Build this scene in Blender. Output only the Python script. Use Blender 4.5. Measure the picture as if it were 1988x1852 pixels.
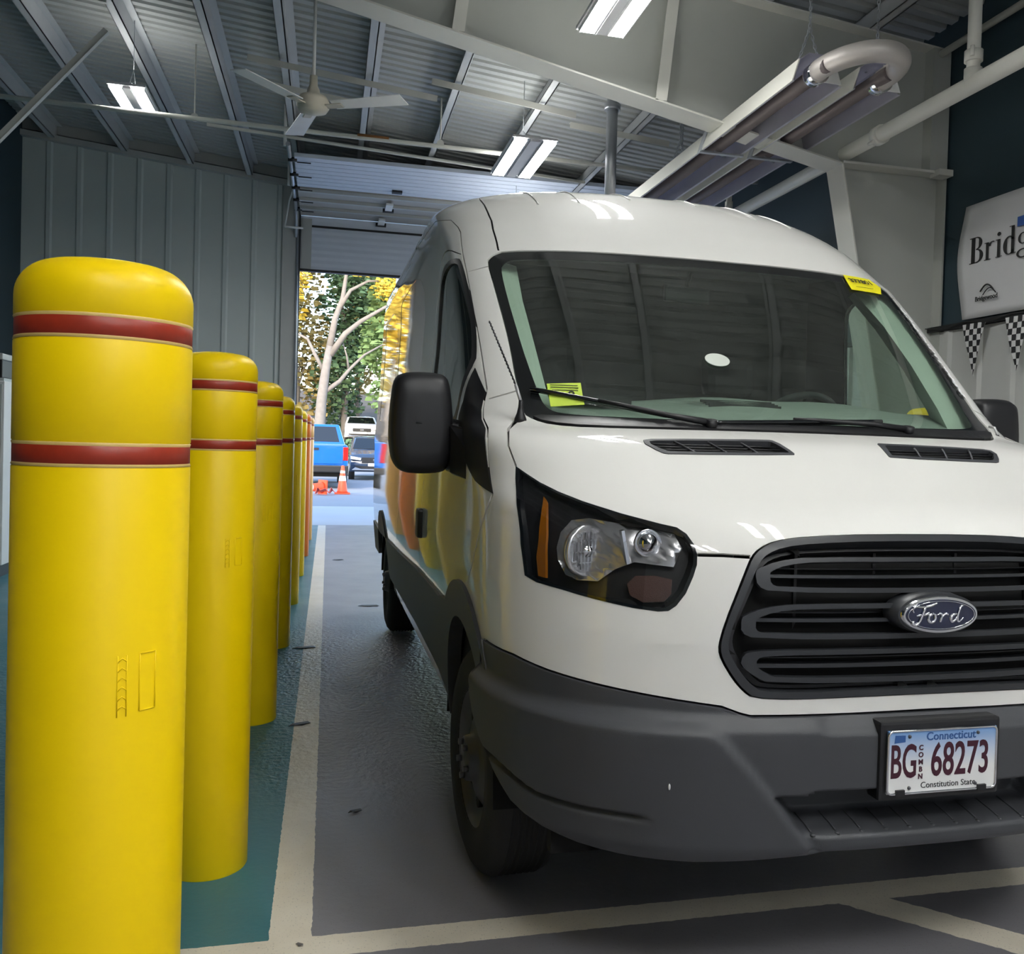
import bpy, bmesh, math, random
from mathutils import Vector, Matrix, geometry
random.seed(7)
for o in list(bpy.data.objects): bpy.data.objects.remove(o, do_unlink=True)
SC = bpy.context.scene
COL = SC.collection
PI = math.pi
# ------------------------------------------------------------------ camera
F_PX, YAW, PITCH, ROLL, CAM_H = 1774.03, .242393, -.0211339, .0291613, 1.39775
fw = Vector((math.sin(YAW)*math.cos(PITCH), math.cos(YAW)*math.cos(PITCH), math.sin(PITCH)))
r0 = Vector((math.cos(YAW), -math.sin(YAW), 0)); u0 = r0.cross(fw)
rt = r0*math.cos(ROLL)+u0*math.sin(ROLL); up = -r0*math.sin(ROLL)+u0*math.cos(ROLL)
cd = bpy.data.cameras.new('camera'); cam = bpy.data.objects.new('camera', cd); COL.objects.link(cam)
M = Matrix.Identity(4)
for i in range(3):
    M[i][0] = rt[i]; M[i][1] = up[i]; M[i][2] = -fw[i]
M[2][3] = CAM_H
cam.matrix_world = M
cd.sensor_fit = 'HORIZONTAL'; cd.sensor_width = 36; cd.lens = F_PX/1988*36
cd.shift_x = -81.63/1988; cd.shift_y = -28.82/1988
cd.clip_start = .05; cd.clip_end = 400
SC.camera = cam
# ------------------------------------------------------------------ view, sky, sun
SC.view_settings.view_transform = 'Standard'; SC.view_settings.look = 'None'
SC.view_settings.gamma = 1; SC.view_settings.use_curve_mapping = False
SC.view_settings.exposure = 1.1
W = bpy.data.worlds.new('sky'); SC.world = W; W.use_nodes = True
wn = W.node_tree; bg = wn.nodes['Background']
sky = wn.nodes.new('ShaderNodeTexSky'); sky.sky_type = 'NISHITA'; sky.sun_disc = False
sky.sun_elevation = math.radians(24); sky.sun_rotation = math.radians(200)
wn.links.new(sky.outputs[0], bg.inputs[0]); bg.inputs[1].default_value = .40
sd = bpy.data.lights.new('sun', 'SUN'); sd.energy = 1.7; sd.angle = math.radians(3); sd.color = (1, .9, .72)
sun = bpy.data.objects.new('sun', sd); COL.objects.link(sun)
sun.rotation_euler = (math.radians(58), 0, math.radians(-28))
LED = 30.0     # emission of every lit LED strip

# ------------------------------------------------------------------ materials
def mat(name, col, rough=.5, metal=0, coat=0, vary=.06, scale=6, bump=0, bscale=40, emit=None, spec=None):
    m = bpy.data.materials.new(name); m.use_nodes = True; nt = m.node_tree; N = nt.nodes; L = nt.links
    p = N['Principled BSDF']
    p.inputs['Roughness'].default_value = rough; p.inputs['Metallic'].default_value = metal
    p.inputs['Coat Weight'].default_value = coat; p.inputs['Coat Roughness'].default_value = .03
    if spec is not None: p.inputs['Specular IOR Level'].default_value = spec
    tc = N.new('ShaderNodeTexCoord'); nz = N.new('ShaderNodeTexNoise')
    nz.inputs['Scale'].default_value = scale; nz.inputs['Detail'].default_value = 4
    L.new(tc.outputs['Object'], nz.inputs['Vector'])
    mx = N.new('ShaderNodeMix'); mx.data_type = 'RGBA'
    mx.inputs[6].default_value = (*[c*(1-vary) for c in col], 1)
    mx.inputs[7].default_value = (*[min(1, c*(1+vary)) for c in col], 1)
    L.new(nz.outputs['Fac'], mx.inputs[0]); L.new(mx.outputs[2], p.inputs['Base Color'])
    if bump:
        n2 = N.new('ShaderNodeTexNoise'); n2.inputs['Scale'].default_value = bscale; n2.inputs['Detail'].default_value = 3
        L.new(tc.outputs['Object'], n2.inputs['Vector'])
        b = N.new('ShaderNodeBump'); b.inputs['Strength'].default_value = bump; b.inputs['Distance'].default_value = .002
        L.new(n2.outputs['Fac'], b.inputs['Height']); L.new(b.outputs[0], p.inputs['Normal'])
    if emit:
        p.inputs['Emission Color'].default_value = (*emit[:3], 1); p.inputs['Emission Strength'].default_value = emit[3]
    return m
def glass(name, tint, gloss=.03, ior=1.52, dirt=0):
    m = bpy.data.materials.new(name); m.use_nodes = True; nt = m.node_tree; N = nt.nodes; L = nt.links
    N.remove(N['Principled BSDF']); out = N['Material Output']
    t = N.new('ShaderNodeBsdfTransparent'); t.inputs[0].default_value = (*tint, 1)
    g = N.new('ShaderNodeBsdfGlossy'); g.inputs['Roughness'].default_value = gloss
    fr = N.new('ShaderNodeFresnel'); fr.inputs[0].default_value = ior
    ge = N.new('ShaderNodeNewGeometry'); mi = N.new('ShaderNodeMapRange'); L.new(ge.outputs['Backfacing'], mi.inputs[0])
    mi.inputs[3].default_value = ior; mi.inputs[4].default_value = 1/ior; L.new(mi.outputs[0], fr.inputs[0])   # a thin pane reflects alike from both sides
    mx = N.new('ShaderNodeMixShader'); L.new(fr.outputs[0], mx.inputs[0]); L.new(t.outputs[0], mx.inputs[1]); L.new(g.outputs[0], mx.inputs[2])
    res = mx
    if dirt:
        d = N.new('ShaderNodeBsdfDiffuse'); d.inputs[0].default_value = (.5, .55, .5, 1)
        tc = N.new('ShaderNodeTexCoord'); nz = N.new('ShaderNodeTexNoise'); nz.inputs['Scale'].default_value = 14; nz.inputs['Detail'].default_value = 9
        L.new(tc.outputs['Object'], nz.inputs['Vector'])
        mr = N.new('ShaderNodeMapRange'); mr.inputs[1].default_value = .1; mr.inputs[2].default_value = .9; mr.inputs[4].default_value = dirt
        L.new(nz.outputs['Fac'], mr.inputs[0])
        m2 = N.new('ShaderNodeMixShader'); L.new(mr.outputs[0], m2.inputs[0]); L.new(mx.outputs[0], m2.inputs[1]); L.new(d.outputs[0], m2.inputs[2]); res = m2
    L.new(res.outputs[0], out.inputs[0]); return m
MT = dict(
 paint=mat('white_paint', (.80, .79, .755), .6, coat=1, spec=.12, vary=.015, scale=3),
 plastic=mat('grey_plastic', (.052, .054, .061), .48, vary=.08, scale=9, bump=.25, bscale=700),
 plastic2=mat('grille_plastic', (.028, .030, .034), .36, vary=.05, scale=9),
 black=mat('black_plastic', (.012, .012, .014), .45),
 void=mat('dark_gap', (.004, .004, .004), .9),
 gloss=mat('black_gloss', (.008, .009, .011), .08, coat=.6),
 frit=mat('glass_border', (.012, .013, .014), .12),
 rubber=mat('tyre_rubber', (.018, .018, .019), .75, bump=.3, bscale=200),
 chrome=mat('chrome', (.82, .82, .84), .08, 1, vary=.02),
 steel=mat('painted_steel', (.5, .5, .5), .45, .6),
 hub=mat('wheel_grey', (.10, .10, .11), .42, .4),
 navy=mat('badge_blue', (.008, .012, .05), .12, coat=1),
 tint=mat('tinted_window', (.006, .008, .009), .04, coat=1, vary=.02),
 silver=mat('lamp_silver', (.62, .62, .64), .22, .8, vary=.05, scale=30),
 glass=glass('windscreen_glass', (.74, .86, .78), .015, ior=2.1, dirt=.06),
 lens=glass('lamp_lens', (.93, .93, .93), .02),
 amber=mat('amber_lens', (.30, .10, .006), .15, coat=.5),
 trim=mat('cabin_trim', (.62, .66, .60), .7), dash=mat('dashboard', (.34, .37, .345), .65, bump=.2, bscale=300),
 seat=mat('seat_fabric', (.03, .031, .034), .9, bump=.4, bscale=400), head=mat('cabin_dark', (.028, .027, .028), .8),
 sticker=mat('sticker_lime', (.62, .80, .10), .4), stickery=mat('sticker_yellow', (.95, .85, .02), .4),
 ink=mat('ink', (.02, .02, .02), .6), white=mat('white_plain', (.82, .82, .82), .5),
 yellow=mat('bollard_yellow', (.97, .67, .001), .38, vary=.03, scale=3, spec=.3), red=mat('red_tape', (.34, .030, .010), .4, vary=.18, scale=60),
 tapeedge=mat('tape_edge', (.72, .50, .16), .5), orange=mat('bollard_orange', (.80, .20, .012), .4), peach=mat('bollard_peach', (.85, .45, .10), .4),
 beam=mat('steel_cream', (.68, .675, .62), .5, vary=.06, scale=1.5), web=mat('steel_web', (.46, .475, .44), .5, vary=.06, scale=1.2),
 purlin=mat('purlin_grey', (.54, .555, .56), .5), deck=mat('deck_grey', (.44, .455, .44), .55, vary=.1, scale=1.5),
 wallg=mat('wall_grey', (.56, .61, .60), .55, vary=.05, scale=1), wallt=mat('jamb_grey', (.46, .475, .465), .5),
 navyw=mat('wall_navy', (.030, .058, .076), .6, vary=.08, scale=1), wallw=mat('wall_white', (.56, .57, .55), .5),
 doorw=mat('door_white', (.66, .72, .82), .45, vary=.03), doorb=mat('door_strut', (.42, .40, .37), .5),
 pipe=mat('pipe_cream', (.80, .79, .72), .42, vary=.05, scale=2), galv=mat('galvanised', (.48, .50, .53), .35, .7, vary=.15, scale=8),
 refl=mat('reflector_steel', (.60, .58, .66), .42, .7, vary=.1, scale=3), tube=mat('heater_tube', (.20, .17, .17), .5, .5, vary=.3, scale=2),
 bend=mat('bend_aluminium', (.58, .54, .51), .5, .45, vary=.12, scale=4),
 fan=mat('fan_white', (.84, .84, .82), .4), fanbase=mat('fan_ivory', (.60, .56, .46), .45),
 led=mat('led_strip', (.9, .9, .9), .5, emit=(.98, .985, .96, LED)), ledfill=mat('led_ceiling_fill', (.9, .9, .9), .5, emit=(.98, .985, .96, LED*.17)), housing=mat('lamp_housing', (.7, .7, .72), .5),
 banner=mat('banner_vinyl', (.74, .74, .75), .5, vary=.04), blackflag=mat('flag_black', (.012, .012, .014), .6),
 trimb=mat('black_rail', (.012, .013, .015), .5), blue=mat('banner_blue', (.04, .12, .40), .5),
 pickup=mat('pickup_blue', (.004, .11, .50), .25, coat=1), suv=mat('suv_dark', (.03, .05, .09), .2, coat=1), carw=mat('car_white', (.75, .76, .78), .25, coat=1),
 cone=mat('cone_orange', (.85, .10, .03), .5), conew=mat('cone_white', (.85, .85, .85), .4), tail=mat('tail_lamp', (.4, .01, .01), .2),
 bark=mat('bark', (.19, .175, .165), .9, vary=.3, scale=5, bump=1, bscale=20), soil=mat('hillside', (.12, .10, .08), .95, vary=.4, scale=.4),
 leafy=mat('leaves_yellow', (.62, .46, .06), .8, vary=.35, scale=1.5), leafg=mat('leaves_green', (.16, .26, .10), .8, vary=.4, scale=1),
 leafd=mat('leaves_dark', (.08, .15, .075), .8, vary=.4, scale=1), leafb=mat('leaves_brown', (.30, .24, .09), .85, vary=.4, scale=1),
 asphalt=mat('asphalt', (.30, .31, .34), .8, vary=.1, scale=.7), rust=mat('rust', (.35, .15, .05), .8, vary=.3, scale=40),
 maroon=mat('plate_digits', (.05, .006, .02), .5), plateblue=mat('plate_blue', (.03, .10, .30), .5),
)
# ------------------------------------------------------------------ helpers
def tag(o, label=None, cat=None, group=None, kind=None):
    if label: o['label'] = label
    if cat: o['category'] = cat
    if group: o['group'] = group
    if kind: o['kind'] = kind
    return o
def empty(name, loc=(0, 0, 0), rz=0, parent=None):
    o = bpy.data.objects.new(name, None); COL.objects.link(o); o.location = loc; o.rotation_euler = (0, 0, rz)
    o.empty_display_size = .1
    if parent: o.parent = parent
    return o
class MB:
    def __init__(s): s.v = []; s.f = []; s.m = []; s.mi = 0; s.sm = []; s.smooth = False
    def face(s, idx): s.f.append(idx); s.m.append(s.mi); s.sm.append(s.smooth)
    def box(s, x0, x1, y0, y1, z0, z1, M=None):
        b = len(s.v)
        for p in [(x0, y0, z0), (x1, y0, z0), (x1, y1, z0), (x0, y1, z0), (x0, y0, z1), (x1, y0, z1), (x1, y1, z1), (x0, y1, z1)]:
            s.v.append(tuple(M @ Vector(p)) if M else p)
        for f in [(0, 3, 2, 1), (4, 5, 6, 7), (0, 1, 5, 4), (1, 2, 6, 5), (2, 3, 7, 6), (3, 0, 4, 7)]: s.face([b+i for i in f])
        return s
    def prism(s, poly, d, M=None):            # polygon (2-D, ccw) in x,z pushed along y from d[0] to d[1]
        b = len(s.v); n = len(poly)
        for y in d:
            for (x, z) in poly:
                p = (x, y, z); s.v.append(tuple(M @ Vector(p)) if M else p)
        s.face([b+i for i in range(n)]); s.face([b+n+i for i in reversed(range(n))])
        for i in range(n):
            j = (i+1) % n; s.face([b+i, b+n+i, b+n+j, b+j])
        return s
    def tube(s, pts, r, n=12, caps=True, closed=False):
        pts = [Vector(p) for p in pts]; b = len(s.v); rs = r if isinstance(r, (list, tuple)) else [r]*len(pts)
        prev = None; sm = s.smooth
        for i, p in enumerate(pts):
            if closed: d = pts[(i+1) % len(pts)]-pts[i-1]
            else: d = pts[min(i+1, len(pts)-1)]-pts[max(i-1, 0)]
            if d.length < 1e-9: d = Vector((0, 0, 1))
            d.normalize()
            if prev is None: a = d.orthogonal().normalized()
            else:
                a = prev-d*prev.dot(d); a = a.normalized() if a.length > 1e-6 else d.orthogonal().normalized()
            prev = a; c = d.cross(a)
            for k in range(n):
                t = 2*PI*k/n; s.v.append(tuple(p+(a*math.cos(t)+c*math.sin(t))*rs[i]))
        s.smooth = True; m = len(pts)
        for i in range(m if closed else m-1):
            i2 = (i+1) % m
            for k in range(n): s.face([b+i*n+k, b+i*n+(k+1) % n, b+i2*n+(k+1) % n, b+i2*n+k])
        s.smooth = False
        if caps and not closed:
            s.face([b+k for k in reversed(range(n))]); s.face([b+(m-1)*n+k for k in range(n)])
        s.smooth = sm
        return s
    def lathe(s, prof, n=32, M=None, smooth=True, caps=True):   # profile (r,z) round z
        b = len(s.v)
        for (r, z) in prof:
            for k in range(n):
                t = 2*PI*k/n; p = Vector((r*math.cos(t), r*math.sin(t), z)); s.v.append(tuple(M @ p if M else p))
        sm = s.smooth; s.smooth = smooth
        for i in range(len(prof)-1):
            for k in range(n): s.face([b+i*n+k, b+i*n+(k+1) % n, b+(i+1)*n+(k+1) % n, b+(i+1)*n+k])
        s.smooth = False
        if caps:
            if prof[0][0] > 1e-5: s.face([b+k for k in reversed(range(n))])
            if prof[-1][0] > 1e-5: s.face([b+(len(prof)-1)*n+k for k in range(n)])
        s.smooth = sm
        return s
    def build(s, name, m, parent=None, bevel=0, loc=None):
        me = bpy.data.meshes.new(name); me.from_pydata(s.v, [], s.f)
        ms = m if isinstance(m, (list, tuple)) else [m]
        for x in ms: me.materials.append(x)
        for p, mi, sm in zip(me.polygons, s.m, s.sm): p.material_index = min(mi, len(ms)-1); p.use_smooth = sm
        me.update()
        bm = bmesh.new(); bm.from_mesh(me); bmesh.ops.recalc_face_normals(bm, faces=bm.faces)
        if bevel: bmesh.ops.bevel(bm, geom=[e for e in bm.edges if len(e.link_faces) == 2 and e.calc_face_angle(0) > .6], offset=bevel, segments=2, affect='EDGES', profile=.6)
        bm.to_mesh(me); bm.free()
        o = bpy.data.objects.new(name, me); COL.objects.link(o)
        if parent: o.parent = parent
        if loc: o.location = loc
        return o
def copy_tree(o, parent=None):
    c = o.copy(); COL.objects.link(c)
    if parent: c.parent = parent
    for ch in list(o.children): copy_tree(ch, c)
    return c
def text(name, body, size, M, m, parent=None, ext=.001, bold=0, sx=1, align='CENTER', shear=0):
    cu = bpy.data.curves.new(name, 'FONT'); cu.body = body; cu.size = size; cu.extrude = ext; cu.align_x = align; cu.align_y = 'CENTER'
    cu.offset = bold; cu.shear = shear; cu.resolution_u = 4
    t = bpy.data.objects.new(name+'_tmp', cu); COL.objects.link(t)
    dg = bpy.context.evaluated_depsgraph_get(); me = bpy.data.meshes.new_from_object(t.evaluated_get(dg))
    bpy.data.objects.remove(t, do_unlink=True)
    me.transform(M @ Matrix.Diagonal((sx, 1, 1, 1))); me.materials.clear(); me.materials.append(m)
    o = bpy.data.objects.new(name, me); COL.objects.link(o)
    if parent: o.parent = parent
    return o
def basis(o, x, y):                       # matrix whose local x,y run along given directions
    x = Vector(x).normalized(); y = Vector(y).normalized(); z = x.cross(y)
    m = Matrix.Identity(4)
    for i in range(3): m[i][0] = x[i]; m[i][1] = y[i]; m[i][2] = z[i]; m[i][3] = o[i]
    return m
# ================================================================== SETTING
XL, XR, YD, YN = -4.40, 4.90, 14.8, -5.0
def ztop(x): return 5.20-.10*x            # underside of the purlins, falls to the right
# ---- floor: painted epoxy with stripes and a teal walkway
fm = bpy.data.materials.new('floor_paint'); fm.use_nodes = True; nt = fm.node_tree; N = nt.nodes; L = nt.links; P = N['Principled BSDF']
geo = N.new('ShaderNodeNewGeometry'); sep = N.new('ShaderNodeSeparateXYZ'); L.new(geo.outputs['Position'], sep.inputs[0])
nzw = N.new('ShaderNodeTexNoise'); nzw.inputs['Scale'].default_value = 30; nzw.inputs['Detail'].default_value = 4
L.new(geo.outputs['Position'], nzw.inputs['Vector'])
def mth(op, a, b=None, c=None):
    n = N.new('ShaderNodeMath'); n.operation = op
    for i, x in enumerate((a, b, c)):
        if x is None: continue
        if isinstance(x, (int, float)): n.inputs[i].default_value = x
        else: L.new(x, n.inputs[i])
    return n.outputs[0]
wob = mth('MULTIPLY', mth('SUBTRACT', nzw.outputs['Fac'], .5), .012)
fx = mth('ADD', sep.outputs[0], wob); fy = mth('ADD', sep.outputs[1], wob)
def band(v, a, b): return mth('MULTIPLY', mth('GREATER_THAN', v, a), mth('LESS_THAN', v, b))
stripe = mth('MAXIMUM', mth('MULTIPLY', band(fx, -.13, -.014), band(fy, 2.5, 14.75)), mth('MULTIPLY', band(fy, 2.495, 2.603), band(fx, -6, 3.9)))
dg = mth('ADD', fx, fy)
stripe = mth('MAXIMUM', stripe, mth('MULTIPLY', band(dg, 4.06, 4.235), mth('MULTIPLY', mth('LESS_THAN', fy, 2.55), mth('GREATER_THAN', fx, 1.4))))
teal = mth('MULTIPLY', mth('LESS_THAN', fx, -.128), band(fy, 2.6, 14.75))
def noise(sc, det=4):
    n = N.new('ShaderNodeTexNoise'); n.inputs['Scale'].default_value = sc; n.inputs['Detail'].default_value = det
    L.new(geo.outputs['Position'], n.inputs['Vector']); return n.outputs['Fac']
def mixc(f, a, b):
    n = N.new('ShaderNodeMix'); n.data_type = 'RGBA'
    L.new(f, n.inputs[0]) if not isinstance(f, (int, float)) else None
    for i, x in ((6, a), (7, b)):
        if isinstance(x, tuple): n.inputs[i].default_value = (*x, 1)
        else: L.new(x, n.inputs[i])
    return n.outputs[2]
grey = mixc(noise(1.3), (.20, .192, .21), (.27, .26, .28))
tl = mixc(noise(1.6), (.035, .165, .205), (.055, .21, .25))
cream = mixc(noise(9, 8), (.74, .66, .53), (.90, .84, .71))
c1 = mixc(teal, grey, tl); c2 = mixc(stripe, c1, cream)
spk = N.new('ShaderNodeTexNoise'); spk.inputs['Scale'].default_value = 160; spk.inputs['Detail'].default_value = 2
L.new(geo.outputs['Position'], spk.inputs['Vector'])
c3 = mixc(mth('MULTIPLY', mth('GREATER_THAN', spk.outputs['Fac'], .66), .35), c2, (.09, .085, .09))
L.new(c3, P.inputs['Base Color'])
# worn, orange-peel patch of paint in the middle of the lane
patch = mth('MULTIPLY', mth('MULTIPLY', band(fx, -.5, .35), band(fy, 3.6, 6.6)), 1.0)
sm = N.new('ShaderNodeMapRange'); sm.interpolation_type = 'SMOOTHSTEP'; L.new(sep.outputs[1], sm.inputs[0]); sm.inputs[1].default_value = 3.3; sm.inputs[2].default_value = 4.4
sm2 = N.new('ShaderNodeMapRange'); sm2.interpolation_type = 'SMOOTHSTEP'; L.new(sep.outputs[1], sm2.inputs[0]); sm2.inputs[1].default_value = 7.6; sm2.inputs[2].default_value = 5.8
pk = mth('ADD', mth('MULTIPLY', mth('MULTIPLY', sm.outputs[0], sm2.outputs[0]), .9), .08)
bp_ = N.new('ShaderNodeBump'); bp_.inputs['Distance'].default_value = .016; L.new(pk, bp_.inputs['Strength']); L.new(noise(34, 4), bp_.inputs['Height'])
L.new(bp_.outputs[0], P.inputs['Normal'])
rr = N.new('ShaderNodeMapRange'); L.new(noise(3), rr.inputs[0]); rr.inputs[3].default_value = .28; rr.inputs[4].default_value = .5; L.new(rr.outputs[0], P.inputs['Roughness'])
mb = MB(); mb.box(XL-.1, XR+.1, YN-.1, YD, -.12, 0); fl = mb.build('floor', fm); tag(fl, kind='structure')

def ribbed(name, x0, x1, y, zf, pitch, m, d=.03, axis='x', n=1, w=.05, z0=0):
    """wall sheet in x (or y) with raised vertical ribs facing -y (or the given side)"""
    mb = MB(); pts = []; x = x0
    while x < x1-1e-6:
        e = min(x+pitch, x1)
        pts += [(x, 0), (max(x, e-w*2), 0), (e-w*1.5, -d), (e-w*.5, -d)] if e-x > w*2 else [(x, 0)]
        x = e
    pts.append((x1, 0))
    b = 0
    for (px, dy) in pts:
        q = (px, y+dy*n) if axis == 'x' else (y+dy*n, px)
        mb.v.append((q[0], q[1], z0)); mb.v.append((q[0], q[1], zf(px)))
    for i in range(len(pts)-1): mb.face([2*i, 2*i+2, 2*i+3, 2*i+1])
    off = len(mb.v)
    for (px, dy) in pts:
        q = (px, y+.1*n) if axis == 'x' else (y+.1*n, px)
        mb.v.append((q[0], q[1], z0)); mb.v.append((q[0], q[1], zf(px)))
    for i in range(len(pts)-1):
        mb.face([off+2*i, off+2*i+1, off+2*i+3, off+2*i+2]); mb.face([2*i+1, 2*i+3, off+2*i+3, off+2*i+1]); mb.face([2*i, off+2*i, off+2*i+2, 2*i+2])
    mb.face([0, 1, off+1, off]); k = 2*len(pts)-2; mb.face([k, off+k, off+k+1, k+1])
    return mb.build(name, m)
# gable wall with the garage opening (x -.51 .. 4.25, z 0 .. 5.7)
far = ribbed('wall_far', XL, -.76, YD, lambda x: ztop(x)+.0, .408, MT['wallg'], z0=0); tag(far, kind='structure')
mb = MB(); mb.box(-.76, -.51, YD-.06, YD+.12, 0, 5.25); mb.box(4.25, XR, YD-.02, YD+.12, 0, 4.9)
o = mb.build('jamb', MT['wallt'], far)
mb = MB(); mb.prism([(-.76, 4.82), (4.3, 4.82), (4.3, ztop(4.3)+.2), (-.76, ztop(-.76)+.2)], (YD+.02, YD+.12)); mb.build('lintel', MT['wallg'], far)
mb = MB()      # sloping girt + end rafter above the ribbed sheet
for (a, b, t, y0, y1) in ((-.02, .06, 'wallt', -.12, 0), (.10, .32, 'wallt', -.02, .1)):
    mb.prism([(XL, ztop(XL)+a-.02), (-.55, ztop(-.55)+a-.02), (-.55, ztop(-.55)+b-.02), (XL, ztop(XL)+b-.02)], (YD+y0, YD+y1))
mb.build('girt', MT['wallt'], far)
mb = MB(); mb.prism([(XL, ztop(XL)), (XR, ztop(XR)), (XR, ztop(XR)+.4), (XL, ztop(XL)+.4)], (YD+.1, YD+.18)); mb.build('gable_cladding', MT['deck'], far)
mb = MB(); mb.box(XL-.12, XL, YN, YD+.1, 0, 5.95); tag(mb.build('wall_left', MT['navyw']), kind='structure')
wr = None
mb = MB(); mb.box(XR, XR+.12, YN, YD+.1, 0, 5.0); wr = tag(mb.build('wall_right', MT['navyw']), kind='structure')
wl = ribbed('wainscot', YN, YD, XR-.03, lambda x: 2.40, .36, MT['wallw'], d=.025, axis='y', n=1, w=.05); wl.parent = wr
mb = MB(); mb.box(XR-.07, XR-.001, YN, YD-.15, 2.405, 2.445); tag(mb.build('trim_1', MT['trimb']), kind='structure')
# near wall with the open exit doorway behind the camera
mb = MB(); mb.box(XL, -.6, YN-.12, YN, 0, 5.9); mb.box(4.3, XR, YN-.12, YN, 0, 4.95); mb.box(-.6, 4.3, YN-.12, YN, 4.3, 5.6)
tag(mb.build('wall_near', MT['wallg']), kind='structure')
d2 = MB(); [d2.box(-.6, 4.3, YN-.09, YN-.05, i*.72, i*.72+.71) for i in range(6)]; tag(d2.build('door_2', MT['doorw']), kind='structure')
# ---- ceiling: corrugated deck on purlins
ceil = empty('ceiling'); tag(ceil, kind='structure')
mb = MB(); y = YN; prof = []
while y < YD+.15:
    prof += [(y, 0), (y+.07, 0), (y+.085, .03), (y+.125, .03), (y+.14, 0)]; y += .15
for (yy, dz) in prof:
    for x in (XL-.12, XR+.12): mb.v.append((x, yy, ztop(x)+.22+dz))
for i in range(len(prof)-1):
    mb.face([2*i, 2*i+1, 2*i+3, 2*i+2])
o = mb.build('deck', MT['deck'], ceil)
md = o.modifiers.new('thick', 'SOLIDIFY'); md.thickness = .05; md.offset = 1
for px in (-3.95, -2.98, -2.06, -1.22, -.50, .36, 1.25, 2.15, 3.27, 4.2):
    zt = ztop(px); mb = MB()
    mb.box(px-.006, px+.006, YN, YD+.1, zt, zt+.2); mb.box(px-.08, px+.006, YN, YD+.1, zt, zt+.006); mb.box(px-.006, px+.08, YN, YD+.1, zt+.194, zt+.2)
    mb.box(px-.08, px-.074, YN, YD+.1, zt, zt+.02)
    mb.build('purlin', MT['purlin'], ceil)
def angle(p, q, w=.05, m='purlin', name='bridging_angle', par=None):
    p = Vector(p); q = Vector(q); mb = MB(); d = (q-p).normalized(); s = Vector((0, 1, 0)); t = d.cross(s).normalized(); Lh = (q-p).length
    Mx = basis(p, d, s); mb.box(0, Lh, 0, w, 0, .005, Mx); mb.box(0, Lh, 0, .005, -w, .0, Mx)
    return mb.build(name, MT[m], par)
for (a, b) in [((-.89, 9.86, 5.25), (1.045, 9.87, 5.06)), ((.94, 9.43, 5.07), (2.48, 9.48, 4.91)), ((2.49, 9.77, 4.91), (3.62, 9.70, 4.80)), ((-.73, 10.5, 5.235), (.256, 10.5, 5.13)), ((-2.98, 9.2, 5.45), (-2.06, 9.2, 5.36))]:
    angle(a, b, .06, m='beam', par=ceil)

# ================================================================== STEEL FRAME
fr = empty('steel_frame', (XR-.5, 6.7, 0)); tag(fr, 'tapered cream steel roof beam and column crossing above the van against right wall', 'steel frame')
OX = Vector((XR-.5, 6.7, 0))
def loc(o): o.location = -OX; return o
def rb(x): return min(4.49-.2*(x+.03), ztop(x)-.35)
mb = MB(); xs = [XL+.02, -3.0, -1.5, 0, 1.5, 3.0, 3.88]
poly = [(x, rb(x)) for x in xs]+[(3.94, 3.70), (XR-.02, 3.70), (XR-.02, ztop(XR)), (XL+.02, ztop(XL))]
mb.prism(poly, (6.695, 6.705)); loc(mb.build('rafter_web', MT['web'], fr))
mb = MB()
for a, b in zip([XL+.02, -3.0, -.03], [-3.0, -.03, 3.93]):
    mb.prism([(a, rb(a)-.014), (b, rb(b)-.014), (b, rb(b)), (a, rb(a))], (6.58, 6.82))
loc(mb.build('bottom_flange', MT['beam'], fr))
mb = MB(); mb.prism([(XL+.02, ztop(XL)-.016), (XR-.02, ztop(XR)-.016), (XR-.02, ztop(XR)-.002), (XL+.02, ztop(XL)-.002)], (6.58, 6.82)); loc(mb.build('top_flange', MT['beam'], fr))
for sx in (-2.9, -.9, .83, 2.38):
    mb = MB(); mb.prism([(sx-.035, rb(sx)), (sx+.035, rb(sx)), (sx+.06, ztop(sx)-.02), (sx-.01, ztop(sx)-.02)], (6.60, 6.80)) if 0 else mb.prism([(sx-.006, rb(sx)), (sx+.006, rb(sx)), (sx+.1, ztop(sx)-.02), (sx+.088, ztop(sx)-.02)], (6.585, 6.81))
    mb.prism([(sx-.045, rb(sx)), (sx+.045, rb(sx)), (sx+.135, ztop(sx)-.02), (sx+.045, ztop(sx)-.02)], (6.58, 6.588))
    loc(mb.build('stiffener', MT['beam'], fr))
cx = lambda z: 3.93+(3.70-z)*.21
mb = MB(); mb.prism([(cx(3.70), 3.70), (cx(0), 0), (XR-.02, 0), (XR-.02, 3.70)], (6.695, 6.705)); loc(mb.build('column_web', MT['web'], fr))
mb = MB(); mb.prism([(cx(3.70)-.012, 3.70), (cx(0)-.012, 0), (cx(0), 0), (cx(3.70), 3.70)], (6.58, 6.82)); loc(mb.build('column_flange', MT['beam'], fr))
mb = MB(); mb.box(3.92, XR+.0-.02, 6.56, 6.84, 3.69, 3.71); mb.box(4.75, XR-.02, 6.5, 6.62, 3.66, 3.71); loc(mb.build('haunch_plate', MT['beam'], fr))
mb = MB(); mb.box(XR-.18, XR-.02, 6.58, 6.82, 3.72, ztop(XR)); mb.box(XR-.034, XR-.02, 6.58, 6.82, 0, 3.69); loc(mb.build('outer_flange', MT['web'], fr))

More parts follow.
